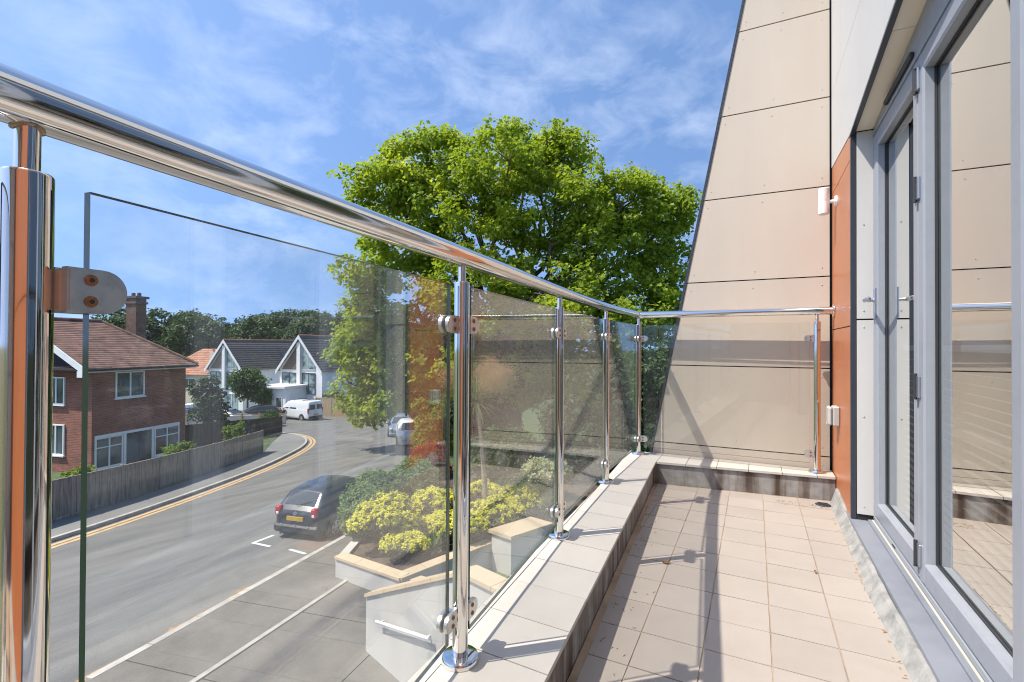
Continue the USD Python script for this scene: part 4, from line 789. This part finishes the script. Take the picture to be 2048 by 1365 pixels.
# the big tree
TD = 27.0
def tp(u, v, d): return np.array([(u - 1024) / 970.5 * d, d, (691 - v) / 970.5 * d])      # (l, d, height above eye)
BL = [(830, 325, 92), (905, 310, 88), (985, 318, 92), (1060, 300, 80), (1130, 300, 66), (770, 360, 62), (1165, 380, 80), (1240, 390, 78), (1290, 420, 70), (1345, 430, 52), (1335, 530, 80), (760, 430, 70), (740, 530, 66), (722, 610, 50),
      (820, 470, 115), (940, 450, 125), (1070, 440, 120), (1190, 500, 110), (1285, 620, 90), (830, 610, 105), (950, 590, 120), (1090, 600, 120), (1210, 640, 110), (738, 700, 62), (722, 770, 46), (790, 720, 90), (900, 730, 110), (1040, 740, 110), (1180, 760, 105), (1310, 730, 80), (740, 790, 52), (1380, 390, 34), (715, 340, 34), (702, 700, 42), (706, 785, 40), (735, 820, 42), (735, 650, 54), (748, 740, 56), (728, 690, 48), (775, 800, 56), (1265, 405, 72), (1310, 490, 76), (1340, 620, 70), (860, 295, 60), (1010, 285, 60), (1110, 285, 46)]
tr = np.random.default_rng(21); tb = []
for (u, v, rad) in BL:
    edge = math.hypot((u - 1020) / 340, (v - 560) / 320); dep = TD + (1 - min(edge, 1)) * -4.5 + tr.normal(0, 1.0) + 1.5
    q = tp(u, v, dep); w = R0 * q[0] + D0 * q[1]; tb.append((w[0], w[1], CAMZ + q[2] - (.5 if v < 400 else 0), .84 * rad / 970.5 * dep))
big = Thing('big_tree', 'very large broad green tree towering over the street beyond the planter', 'tree', S(0.0, 29.0))
sprays = []
for b in tb:
    n = int(9 * b[3] ** 1.7); u = tr.normal(0, 1, (n, 3)); u /= np.linalg.norm(u, axis=1, keepdims=True); u[:, 2] = u[:, 2] * .9 + .1
    p = np.array(b[:3]) + u * b[3] * tr.uniform(.62, 1.02, (n, 1))
    for q in p:
        if not any(np.linalg.norm(q - np.array(c[:3])) < c[3] * .58 for c in tb if c is not b): sprays.append((*q, tr.uniform(.42, .85)))
big.part('crown', blobs_foliage(sprays, 13, .27, tr, aspect=.7, clump=6, spread=.6, inner=.45, lump=.35, jit=.6, sq=.75, cull=False), 'leaf_big', world=True)
base = S(0, 29, -.3); fork = base + np.array([.3, .2, 5.2])
big.part('trunk', pipe([base, base + (0, 0, .5), base + (.1, 0, 2.6), fork], [.85, .62, .52, .5], 14), 'bark', world=True, smooth=50)
lim = []
for b in tb:
    mid = fork + (np.array(b[:3]) - fork) * .5 + tr.normal(0, .5, 3) + (0, 0, .3); tip = np.array(b[:3]) + tr.normal(0, .4, 3)
    lim += [limb(fork, mid, .24, .12, tr), limb(mid, tip, .12, .045, tr)]
    for _ in range(4):
        u = tr.normal(0, 1, 3); u /= np.linalg.norm(u); u[2] = abs(u[2]) * .6; lim.append(limb(tip, tip + u * b[3] * .62, .045, .014, tr, 4, .08))
big.part('branches', cat_(lim), 'bark', world=True)
def tree(name, label, l, d, h, rad, m, seed, nb=9, leaf=.3, dens=44, trunk=.18, group=None, base_h=.35, sq=1.0, cat='tree', clump=5, inner=.5):
    r = np.random.default_rng(seed); o = S(l, d); t = Thing(name, label, cat, o, group=group); B = [(0, 0, h * .62, rad * .62)]
    for i in range(nb):
        a = i * 2.4 + r.uniform(-.3, .3); rr_ = rad * r.uniform(.35, .68); zz = h * (base_h + (1 - base_h) * r.uniform(.12, .82)); tap = 1 - .55 * max(0, (zz / h - .55) / .45)
        B.append((math.cos(a) * rr_ * tap, math.sin(a) * rr_ * tap, zz, rad * r.uniform(.3, .46)))
    B.append((0, 0, h - rad * .34, rad * .36))
    t.part('crown', blobs_foliage(B, dens, leaf, r, clump=clump, inner=inner, sq=sq), m)
    if trunk:
        bits = [pipe([(0, 0, -.4), (0.02, 0, h * .3), (.0, .03, h * .6)], [trunk, trunk * .75, trunk * .45], 10)] + [limb((0, 0, h * .35), b[:3], trunk * .4, .02, r, 3) for b in B[1:7]]
        t.part('trunk', cat_(bits), 'bark')
    return t
WOOD = [(-76, 118, 15.5, 8), (-68, 104, 14.0, 6.5), (-62, 122, 15.5, 7.5), (-57, 108, 14.0, 6.5), (-52, 124, 16.8, 8), (-45, 112, 16.0, 7.5), (-41, 126, 17, 8), (-36.5, 110, 15.0, 6.5), (-33, 124, 15.2, 7), (-28, 108, 13.2, 6), (-24, 122, 13.5, 6.5), (-18, 104, 13, 6), (-84, 108, 15, 8), (-12, 118, 14, 7)]
looks = ['broad dome topped', 'slightly taller rounded', 'dense bluish', 'low spreading', 'tallest round headed', 'wide billowing', 'smooth crowned', 'small crowned', 'ragged topped', 'short bushy', 'plain rounded', 'partly hidden', 'outermost left', 'outermost right']
places = ['behind the brick house roof', 'beside the brick chimney', 'just right of the brick chimney', 'above the dark shrub by the brick house', 'left of the orange roof', 'above the orange roof', 'over the left white gable', 'behind the left white house ridge', 'between the two white houses', 'above the gap of the white roofs', 'behind the right white gable', 'behind the big green tree', 'hidden behind the steel post', 'deep behind the big tree']
for i, (l, d, h, rad) in enumerate(WOOD):
    tree('woodland_tree', f'{looks[i]} dark green tree on the skyline {places[i]}', l, d, h + .3, rad * 1.3, 'leaf_wood', 100 + i, nb=10, leaf=.75, trunk=.3, group='woodland trees on the skyline', base_h=.2)
tree('street_tree', 'small round green tree in front of the farther white house', -27.2, 50.0, 5.0, 2.2, 'leaf_mid', 41, nb=9, leaf=.3, trunk=.12, base_h=.35)
tree('conifer', 'dark bushy evergreen against the far corner of the brick house', -20.8, 33.5, 4.3, 1.5, 'leaf_dark', 43, nb=8, leaf=.25, trunk=.1, base_h=.12)
def shrub(label, l, d, h, rad, m, seed, h0=0.0, leaf=.1, dens=44, name='shrub', nb=7, sq=.9, cat='shrub', trunk=.02, group=None, clump=5):
    r = np.random.default_rng(seed); o = S(l, d, h0); t = Thing(name, label, cat, o, group=group); B = [(0, 0, h * .5, min(rad, h * .5) * .8)]
    for i in range(nb):
        a = i * 2.4; rr_ = rad * r.uniform(.35, .72); B.append((math.cos(a) * rr_, math.sin(a) * rr_, h * r.uniform(.28, .78), min(rad, h) * r.uniform(.3, .42)))
    t.part('foliage', blobs_foliage(B, dens, leaf, r, clump=clump, sq=sq), m)
    t.part('stem', cat_([limb((0, 0, -.3), b[:3], trunk, trunk * .4, r, 3) for b in B[:5]]), 'bark'); return t
shrub('tall lime green shrub rising behind the grey fence near its far end', -14.6, 25.5, 2.35, .55, 'leaf_lime', 51, leaf=.13, nb=9)
shrub('lime shrub tips showing over the fence beside the white garden windows', -14.5, 20.9, 1.72, .65, 'leaf_lime', 52, leaf=.13)
shrub('bright lime shrub at the near end of the grey fence below the brick house', -14.4, 16.4, 1.62, .55, 'leaf_lime', 53, leaf=.12)
shrub('grey green ball shaped bush by the low pale wall', -28.0, 44.6, 2.0, .85, 'leaf_grey', 54, leaf=.16)
shrub('yellow green bush in front of the distant cream house', -33.5, 52.5, 3.2, 1.2, 'leaf_lime', 55, leaf=.22)
shrub('ragged green shrub at the end of the low pale wall beside the white van', -20.6, 41.5, 1.55, .95, 'leaf_mid', 56, leaf=.16)
shrub('low hedge clump above the honey coloured fence', -19.5, 53.2, 2.9, 1.6, 'leaf_mid', 57, leaf=.22)
# yellow flowering bushes: grey green foliage under a dense cap of blossom
def yellow_bush(label, l, d, h, rad, seed, h0=.42):
    r = np.random.default_rng(seed); o = S(l, d, h0); t = Thing('flowering_bush', label, 'bush', o, group='yellow flowering bushes in the planter'); B = []
    for i in range(9):
        a = i * 2.4; rr_ = rad * math.sqrt((i + .3) / 9) * .75; B.append((math.cos(a) * rr_, math.sin(a) * rr_, h * (.62 - .28 * (rr_ / rad) ** 2) * r.uniform(.85, 1.12), rad * r.uniform(.30, .40)))
    t.part('foliage', blobs_foliage(B, 40, .075, r, sq=.9), 'leaf_grey')
    C, N = [], []
    for b in B:
        n = 60; u = r.normal(0, 1, (n, 3)); u[:, 2] = np.abs(u[:, 2]) * 1.2 - .1; u /= np.linalg.norm(u, axis=1, keepdims=True); p = np.array(b[:3]) + u * b[3] * 1.04
        k = np.repeat(np.arange(n), 26); C.append(p[k] + r.normal(0, .024, (n * 26, 3))); N.append(u[k] + np.array([0, 0, .5]))
    t.part('flowers', leaves(np.vstack(C), np.vstack(N) + SUN * .5, .042, r, .9, .4), 'petal_yellow'); return t
yellow_bush('tall yellow flowering bush at the planter corner nearest the parked car', -2.98, 11.25, 1.5, .74, 61)
yellow_bush('yellow flowering bush behind the corner one, left of the second post', -2.05, 12.9, 1.15, .72, 62)
yellow_bush('wide low yellow flowering bush spilling to the coping right of the second post', -1.25, 11.75, .80, .70, 63)
yellow_bush('broad yellow flowering bush in the middle of the bed left of the pier', -0.50, 12.75, .85, .80, 64)
yellow_bush('yellow flowering bush at the right end of the bed behind the pier', 0.35, 14.1, .85, .80, 66)
yellow_bush('low yellow flowering clump at the very front of the planter above the coping corner', -2.35, 10.75, .62, .5, 67)
yellow_bush('low yellow flowering clump between the corner bush and the second post', -1.75, 11.75, .7, .55, 68)
yellow_bush('small yellow flowering bush near the foot of the spiky palm', -0.95, 15.3, .75, .6, 65)
for i, (l, d, h, rad, lab) in enumerate(((-3.75, 12.2, 1.45, .72, 'pale edged leafy shrub beside the road, next to the tallest yellow bush'), (-3.82, 13.8, 1.5, .75, 'variegated shrub in the roadside row, second from the corner'), (-3.5, 15.1, 1.25, .75, 'variegated shrub in the roadside row under the red shrub'), (-3.3, 17.2, 1.25, .85, 'far variegated shrub in the roadside row'))):
    shrub(lab, l, d, h, rad, 'leaf_variegated', 70 + i, h0=.4, leaf=.085, group='variegated shrubs along the road edge')
shrub('orange red leaved shrub at the back of the planter', -3.25, 19.4, 1.45, .95, 'leaf_red', 80, h0=.4, leaf=.10)
shrub('tall yellow green shrub standing above the orange red one', -3.45, 21.0, 3.5, 1.0, 'leaf_lime', 81, h0=.4, leaf=.14, nb=12)
sb = shrub('cream flowered shrub before the dark trees right of the palm', 1.0, 16.2, 1.55, .95, 'petal_cream', 82, h0=.3, leaf=.09)
shrub('bright green shrub low behind the third post', 0.75, 14.3, .9, .7, 'leaf_lime', 83, h0=.4, leaf=.09)
shrub('low grey green mound filling the front of the planter bed', -2.55, 11.9, .55, .8, 'leaf_grey', 87, h0=.4, leaf=.07)
shrub('low green mound covering the soil behind the yellow bushes', -2.3, 14.3, .75, 1.0, 'leaf_mid', 85, h0=.4, leaf=.09)
shrub('low green mound right of the spiky palm', .3, 15.6, .8, 1.1, 'leaf_mid', 86, h0=.4, leaf=.09)
shrub('rounded mid green shrub between palm and big tree', -0.6, 18.5, 2.4, 1.5, 'leaf_mid', 84, h0=.2, leaf=.15)
for i, (l, d, h, rad, lab) in enumerate(((2.6, 19.5, 3.4, 2.0, 'dark evergreen shrub left of the corner post'), (5.2, 20.5, 5.5, 2.6, 'tall dark evergreen seen beside the raked wall edge'), (8.2, 22.5, 6.5, 3.0, 'dark evergreen mass hidden behind the wing wall'), (-5.5, 33.5, 3.6, 2.2, 'dark hedge bush under the big tree by the grey car'), (-9.2, 44.5, 5.0, 2.6, 'dark hedge bush at the bend beyond the parked cars'), (-13.8, 50.5, 5.5, 2.6, 'dark green hedge right of the honey coloured fence'), (-2.0, 30.0, 3.6, 2.6, 'shadowy bush at the foot of the big tree'))):
    tree('evergreen_bush', lab, l, d, h, rad, 'leaf_dark', 90 + i, nb=9, leaf=.22, trunk=.1, group=None, base_h=.05, cat='bush')
# spiky palm with flower plumes
pr = np.random.default_rng(31); po = S(-0.72, 13.5, .4); pm_ = Thing('spiky_palm', 'spiky leaved palm with pale leaning trunk and fluffy flower plumes', 'palm', po)
hd = np.array([-.36, .1, 3.3]); tk = [np.array([0, 0, -.2]), np.array([-.02, .02, .8]), np.array([-.14, .06, 2.0]), hd]
pm_.part('trunk', pipe(tk, [.095, .075, .062, .055], 12), 'palm_bark', smooth=60)
def blade(o, dirn, L, w, sag, n=6):
    d = np.array(dirn, float); d /= np.linalg.norm(d); side = np.cross(d, [0, 0, 1.]); side /= np.linalg.norm(side) + 1e-9; t = np.linspace(0, 1, n); c = o + d * (L * t)[:, None] + np.array([0, 0, -1.]) * (sag * L * t ** 2.2)[:, None]; ww = w * np.minimum(1, (1.02 - t) * 2.2) * .5
    v = np.vstack([c + side * ww[:, None], c - side * ww[:, None]]); i = np.arange(n - 1); return T(v, np.vstack([np.stack([i, n + i, n + i + 1], 1), np.stack([i, n + i + 1, i + 1], 1)]), process=False)
def rosette(part_to, o, n, L, w, up, name='leaf', m='blade_green'):
    for k in range(n):
        a = k * 2.39996; el = math.radians(82 - 105 * (k / n) ** .9 * up); dv = (math.cos(a) * math.cos(el), math.sin(a) * math.cos(el), math.sin(el)); part_to.part(name, blade(np.array(o) + np.array(dv) * .03, dv, L * pr.uniform(.8, 1.1), w, pr.uniform(.05, .35)), m)
rosette(pm_, hd, 110, .92, .042, 1.0)
def plume(o, tip, w, n=4200):
    t = pr.random(n) ** .8; o, tip = np.array(o), np.array(tip); c = o + (tip - o) * t[:, None] + np.array([0, 0, -.25]) * (t ** 2)[:, None]; C = c + pr.normal(0, 1, (n, 3)) * (w * np.sin(np.pi * np.clip(t * .85 + .12, 0, 1)))[:, None]; return leaves(C, pr.normal(0, 1, (n, 3)), .05, pr, .28, .8)
for k, (dv, w) in enumerate((((.85, .05, .95), .24), ((-.85, -.1, .85), .26), ((.15, .6, 1.15), .22))):
    st_ = pm_.part('flower_stalk', limb(hd, hd + np.array(dv) * .9, .016, .006, pr, 4, .03), 'palm_bark'); pm_.part('plume', plume(hd + np.array(dv) * .35, hd + np.array(dv) * 1.15, w), 'plume', parent=st_)
yo = S(-1.75, 10.9, .42); yu = Thing('yucca', 'small spiky rosette plant in the soil gap between the yellow bushes', 'plant', yo)
yu.part('stem', rod((0, 0, -.1), (0, 0, .12), .04, n=10), 'palm_bark')
for k in range(34):
    a = k * 2.39996; el = math.radians(85 - 75 * (k / 34)); dv = (math.cos(a) * math.cos(el), math.sin(a) * math.cos(el), math.sin(el)); yu.part('leaf', blade(np.array([0, 0, .12]), dv, .55, .03, .12), 'blade_green')

# ------------------------------------------------------------------ vehicles
def interp(xs, ys, x): return np.interp(x, xs, ys)
def vehicle(name, label, cat, l, d, heading, spec, body_m, group=None):
    """heading: degrees to the right of straight ahead; local +x is forward, origin at ground centre"""
    o = S(l, d, .0); rot = SROT + math.pi / 2 - math.radians(heading); t = Thing(name, label, cat, o, rot, group)
    Lg, Wd, Ht = spec['size']; top = np.array(spec['top']); belt = np.array(spec['belt']); hw_ = np.array(spec['half']); zb = spec.get('clear', .2); tum = spec.get('tumble', .78)
    ns = 64; X = np.unique(np.concatenate([np.linspace(-Lg / 2, Lg / 2, ns), [-Lg / 2 + .012, -Lg / 2 + .04, Lg / 2 - .012, Lg / 2 - .04]])); 
    def sec(x):
        zt = interp(top[:, 0], top[:, 1], x) * Ht; zl = interp(belt[:, 0], belt[:, 1], x) * Ht; w = interp(hw_[:, 0], hw_[:, 1], x) * Wd / 2; cab = np.clip((zt - zl) / (Ht * .3), 0, 1)
        wr = w * (1 - (1 - tum) * cab); zl = min(zl, zt - .02); e = interp([-Lg / 2, -Lg / 2 + .08, Lg / 2 - .1, Lg / 2], [.10, 0, 0, .10], x); b0 = zb + e
        pts = [(w * .55, b0), (w * .90, b0 + .01), (w * .985, b0 + .10), (w, b0 + .24 if b0 + .24 < zl else zl - .05), (w * .992, zl - .06), (w * .965, zl)]
        pts += [(w * .965 + (wr * .98 - w * .965) * k, zl + (zt - .05 - zl) * k) for k in (.2, .5, .8)] + [(wr * .95, zt - .045 * cab - .012), (wr * .80, zt - .012), (wr * .45, zt + .004 * cab), (0, zt + .012 * cab)]
        return pts
    P = np.array([sec(x) for x in X]); m_ = P.shape[1]
    full = np.concatenate([np.stack([np.repeat(X[:, None], m_, 1), P[:, :, 0], P[:, :, 1]], 2), np.stack([np.repeat(X[:, None], m_, 1), -P[:, :, 0], P[:, :, 1]], 2)[:, ::-1][:, 1:]], 1); k = full.shape[1]; f = []
    for i in range(len(X) - 1):
        for j in range(k):
            j2 = (j + 1) % k; a = i * k + j; b = i * k + j2; f += [[a, b, b + k], [a, b + k, a + k]]
    v = full.reshape(-1, 3); nv = len(v); v = np.vstack([v, full[0].mean(0), full[-1].mean(0)])
    for j in range(k): j2 = (j + 1) % k; f += [[j2, j, nv], [(len(X) - 1) * k + j, (len(X) - 1) * k + j2, nv + 1]]
    bm = T(v, np.array(f), process=False); bm.fix_normals(); body = t.part('body', bm, body_m, smooth=38)
    def sidept(x, kz, off): # point on the side window band
        s_ = sec(x); a, b = np.array(s_[5]), np.array(s_[9]); q = a + (b - a) * kz; return q[0] + off, q[1]
    for nm, x0, x1, s0, s1 in spec['sidewin']:
        for sg in (1, -1):
            xs = np.linspace(x0, x1, 12); rows = []
            for kz in np.linspace(0, 1, 5):
                row = []
                for x in xs:
                    lo, hi = .06, .86; xx = x + (s0 * (1 - (x - x0) / (x1 - x0)) + s1 * (x - x0) / (x1 - x0)) * kz; y_, z_ = sidept(np.clip(xx, -Lg / 2 + .02, Lg / 2 - .02), lo + (hi - lo) * kz, .006); row.append((xx, sg * y_, z_))
                rows.append(row)
            g = np.array(rows); nr, nc = g.shape[:2]; ff = []
            for i in range(nr - 1):
                for j in range(nc - 1): a = i * nc + j; ff += [[a, a + 1, a + nc + 1], [a, a + nc + 1, a + nc]]
            mm = T(g.reshape(-1, 3), np.array(ff), process=False)
            if (mm.face_normals[:, 1].mean() > 0) != (sg > 0): mm.invert()
            t.part(nm, mm, 'car_glass', smooth=True)
    def toppatch(nm, x0, x1, wf, m, up=.008):
        xs = np.linspace(x0, x1, 10); g = []
        for x in xs:
            s_ = sec(x); w_ = s_[10][0] * wf; cs = np.linspace(-1, 1, 7); nx = (interp(top[:, 0], top[:, 1], x + .02) - interp(top[:, 0], top[:, 1], x - .02)) * Ht / .04; n_ = np.array([-nx, 0, 1]); n_ /= np.linalg.norm(n_)
            g.append([(x + n_[0] * up * 1.5, w_ * c_, s_[12][1] - (s_[12][1] - s_[10][1]) * abs(c_) ** 2 * wf + n_[2] * up) for c_ in cs])
        g = np.array(g); nr, nc = g.shape[:2]; ff = []
        for i in range(nr - 1):
            for j in range(nc - 1): a = i * nc + j; ff += [[a, a + nc, a + nc + 1], [a, a + nc + 1, a + 1]]
        mm = T(g.reshape(-1, 3), np.array(ff), process=False)
        if mm.face_normals[:, 2].mean() < 0: mm.invert()
        return t.part(nm, mm, m, smooth=True)
    for nm, x0, x1, wf, m in spec['topwin']: toppatch(nm, x0, x1, wf, m)
    rw = spec.get('wheel', .31)
    for wx in spec['axles']:
        for sg in (1, -1):
            yy = sg * (Wd / 2 - .095)
            arch = xf(lathe([(rw + .02, -.0), (rw + .055, .012), (rw + .055, -.1)], 28), (wx, sg * (Wd / 2 - .008), rw), rx=-sg * math.pi / 2); t.part('wheel_arch', arch, 'bumper_black')
            well = rod((wx, sg * (Wd / 2 - .02), rw), (wx, sg * (Wd / 2 + .004), rw), rw + .05, n=28); t.part('wheel_well', well, 'gasket')
            wh = t.part('wheel', xf(lathe([(rw * .62, -.1), (rw * .93, -.1), (rw, -.07), (rw, .07), (rw * .93, .105), (rw * .64, .108)], 28), (wx, yy + sg * .012, rw), rx=-sg * math.pi / 2), 'tyre', smooth=40)
            sp = [xf(cbx(-.035, .035, 0, rw * .62, .095, .108, .004), (0, 0, 0), rz=a) for a in np.arange(5) * 2 * math.pi / 5] + [lathe([(0, .109), (.06, .108), (.07, .09)], 16), lathe([(rw * .55, .085), (rw * .56, .108), (rw * .64, .109), (rw * .65, .08)], 28), lathe([(0, .06), (rw * .6, .06)], 20)]
            t.part('rim', xf(cat_(sp), (wx, yy + sg * .012, rw), rx=-sg * math.pi / 2), 'car_silver', parent=wh)
    xr, xf_ = -Lg / 2, Lg / 2
    for sg in (1, -1):
        z = spec.get('tail_z', .58) * Ht; y_ = sg * (interp(hw_[:, 0], hw_[:, 1], xr + .06) * Wd / 2 - .09)
        th2 = spec.get('tail_h', .13); t.part('tail_lamp', cbx(xr - .018, xr + .16, y_ - .085, y_ + .095, z - th2, z + th2, .035), 'tail_lamp', smooth=40)
        t.part('lamp_lens', cbx(xr - .028, xr + .02, y_ - .05, y_ + .05, z - th2 * .75, z - th2 * .05, .02), 'head_lamp', smooth=40)
        z = spec.get('head_z', .5) * Ht; t.part('head_lamp', cbx(xf_ - .20, xf_ - .005, y_ - .12, y_ + .07, z - .07, z + .07, .035), 'head_lamp', smooth=40)
        zm = interp(belt[:, 0], belt[:, 1], spec['mirror']) * Ht + .06; ym = Wd / 2 * .97; t.part('wing_mirror', cbx(spec['mirror'] - .06, spec['mirror'] + .06, min(sg * ym, sg * (ym + .19)), max(sg * ym, sg * (ym + .19)), zm - .06, zm + .07, .03), body_m, smooth=40)
        xd = spec['sidewin'][0][1]; t.part('door_handle', cbx(xd + .12, xd + .28, sg * Wd / 2 * .965 - .012, sg * Wd / 2 * .965 + .03, spec['belt'][1][1] * Ht - .14, spec['belt'][1][1] * Ht - .11, .008), 'bumper_black')
    pz = spec.get('plate_z', .45) * Ht
    t.part('number_plate', bx(xr - .032, xr + .03, -.26, .26, pz - .055, pz + .055), 'plate_yellow'); t.part('number_plate', bx(xf_ - .03, xf_ + .02, -.26, .26, .36, .47), 'plate_white')
    t.part('bumper', cat_([cbx(xr - .045, xr + .16, -Wd * .44, Wd * .44, zb + .06, zb + .30, .06)]), 'bumper_black' if spec.get('dark_bumper', 1) else body_m, smooth=40); t.part('bumper', cbx(xf_ - .16, xf_ + .04, -Wd * .44, Wd * .44, zb + .04, zb + .26, .06), body_m, smooth=40)
    return t, sec
hatch = dict(size=(3.4, 1.62, 1.38), top=[(-1.70, .56), (-1.66, .62), (-1.55, .70), (-1.22, .925), (-1.05, .968), (-.6, 1.0), (.0, .985), (.35, .925), (.98, .665), (1.45, .58), (1.66, .48), (1.70, .40)], belt=[(-1.70, .57), (-1.2, .67), (.9, .62), (1.70, .42)],
             half=[(-1.70, .70), (-1.66, .80), (-1.52, .93), (-1.2, .99), (-.8, 1.0), (.9, 1.0), (1.40, .93), (1.64, .76), (1.70, .66)], sidewin=[('side_window', -.18, .76, .0, -.42), ('side_window', -.92, -.26, .16, .0)], topwin=[('rear_window', -1.54, -1.24, .90, 'car_glass'), ('windscreen', .36, .95, .94, 'car_glass')],
             axles=(-1.08, 1.12), wheel=.30, mirror=.70, tail_z=.60, plate_z=.48, head_z=.50, tumble=.70)
def scale_spec(s, L, W, H, **kw):
    k = L / s['size'][0]; n = dict(s); n['size'] = (L, W, H); n['top'] = [(a * k, b) for a, b in s['top']]; n['belt'] = [(a * k, b) for a, b in s['belt']]; n['half'] = [(a * k, b) for a, b in s['half']]
    n['sidewin'] = [(q, a * k, b * k, c, d) for q, a, b, c, d in s['sidewin']]; n['topwin'] = [(q, a * k, b * k, c, d) for q, a, b, c, d in s['topwin']]; n['axles'] = tuple(a * k for a in s['axles']); n['mirror'] = s['mirror'] * k; n.update(kw); return n
ch_, _ = vehicle('parked_car', 'small charcoal hatchback parked in the marked bay, seen from behind', 'car', -5.35, 14.75, 16.0, hatch, 'car_charcoal')
zz = .60 * 1.43
for sg in (1, -1): ch_.part('door_seam', cat_([rod((-.22, sg * .815, .32), (-.22, sg * .80, .86), .006, n=6), rod((.80, sg * .815, .32), (.80, sg * .79, .86), .006, n=6)]), 'gasket')
ch_.part('tailgate_seam', cat_([rod((-1.685, -.50, .44), (-1.685, .50, .44), .007, n=6)]), 'gasket')
ch_.part('badge', frame_prism(Polygon([(-.07, 0), (0, .055), (.07, 0), (0, -.055)]).difference(Polygon([(-.035, 0), (0, .027), (.035, 0), (0, -.027)])), (-1.70, 0, .585 * 1.38), (0, -1, 0), (0, 0, 1), .025), 'car_silver')
ch_.part('rear_wiper', rod((-1.60, .05, .70 * 1.38), (-1.47, -.30, .79 * 1.38), .008, n=6), 'bumper_black')
for y_ in (-.42, 0, .42): ch_.part('parking_sensor', rod((-1.735, y_, .50), (-1.75, y_, .50), .022, n=10), 'car_silver')
ch_.part('exhaust', rod((-1.76, .48, .24), (-1.55, .48, .24), .035, n=12), 'car_silver')
sal = scale_spec(hatch, 4.2, 1.75, 1.45, wheel=.32)
vehicle('parked_car', 'dark car with pale windscreen parked left of the small tree trunk', 'car', -24.4, 46.6, -118, sal, 'car_black')
vehicle('parked_car', 'black car parked between the small tree and the garage', 'car', -21.8, 49.0, -110, sal, 'car_black')
suv = scale_spec(hatch, 4.5, 1.82, 1.75, wheel=.36)
vehicle('parked_car', 'blue grey tall car with silver roof beside the far corner of the brick house', 'car', -29.5, 46.5, 80, suv, 'car_blue_grey')
vehicle('parked_car', 'silver low car with its bonnet showing over the pale wall', 'car', -25.9, 44.3, 100, scale_spec(hatch, 4.0, 1.7, 1.32), 'car_silver')
vehicle('parked_car', 'grey hatchback parked on the right at the bend', 'car', -8.35, 36.6, 168, sal, 'car_blue_grey')
vehicle('parked_car', 'white car parked at the bend in front of the grey hatchback', 'car', -6.75, 32.2, 166, sal, 'car_white')
van = dict(size=(4.7, 1.85, 1.95), top=[(-2.35, .90), (-2.30, .97), (-2.1, .995), (-.4, 1.0), (.35, .985), (.75, .93), (1.45, .60), (2.15, .47), (2.32, .38), (2.35, .34)], belt=[(-2.35, .56), (-2.0, .56), (1.3, .55), (2.35, .36)],
           half=[(-2.35, .92), (-2.28, .97), (-2.0, 1.0), (1.3, 1.0), (1.9, .95), (2.25, .80), (2.35, .7)], sidewin=[('side_window', .45, 1.3, .0, -.5), ('side_window', -.62, .30, .0, .0)], topwin=[('windscreen', .80, 1.42, .95, 'car_glass')], axles=(-1.45, 1.55), wheel=.33, mirror=1.2, tail_z=.52, tail_h=.26, plate_z=.33, head_z=.40, clear=.22, tumble=.9)
vn, _ = vehicle('white_van', 'white delivery van parked across the end of the road with dark side window', 'van', -21.1, 48.3, -62, van, 'car_white')
vn.part('rear_window', cat_([cbx(-2.37, -2.30, y_ - .33, y_ + .33, 1.12, 1.62, .03) for y_ in (-.42, .42)]), 'car_glass', smooth=40)
vn.part('door_seam', bx(-2.36, -2.34, -.006, .006, .4, 1.75), 'gasket'); vn.part('roof_bar', cat_([rod((x_, -.75, 2.02), (x_, .75, 2.02), .025, n=8) for x_ in (-1.5, -.2)] + [rod((x_, y_, 1.92), (x_, y_, 2.03), .02, n=8) for x_ in (-1.5, -.2) for y_ in (-.72, .72)]), 'bumper_black')
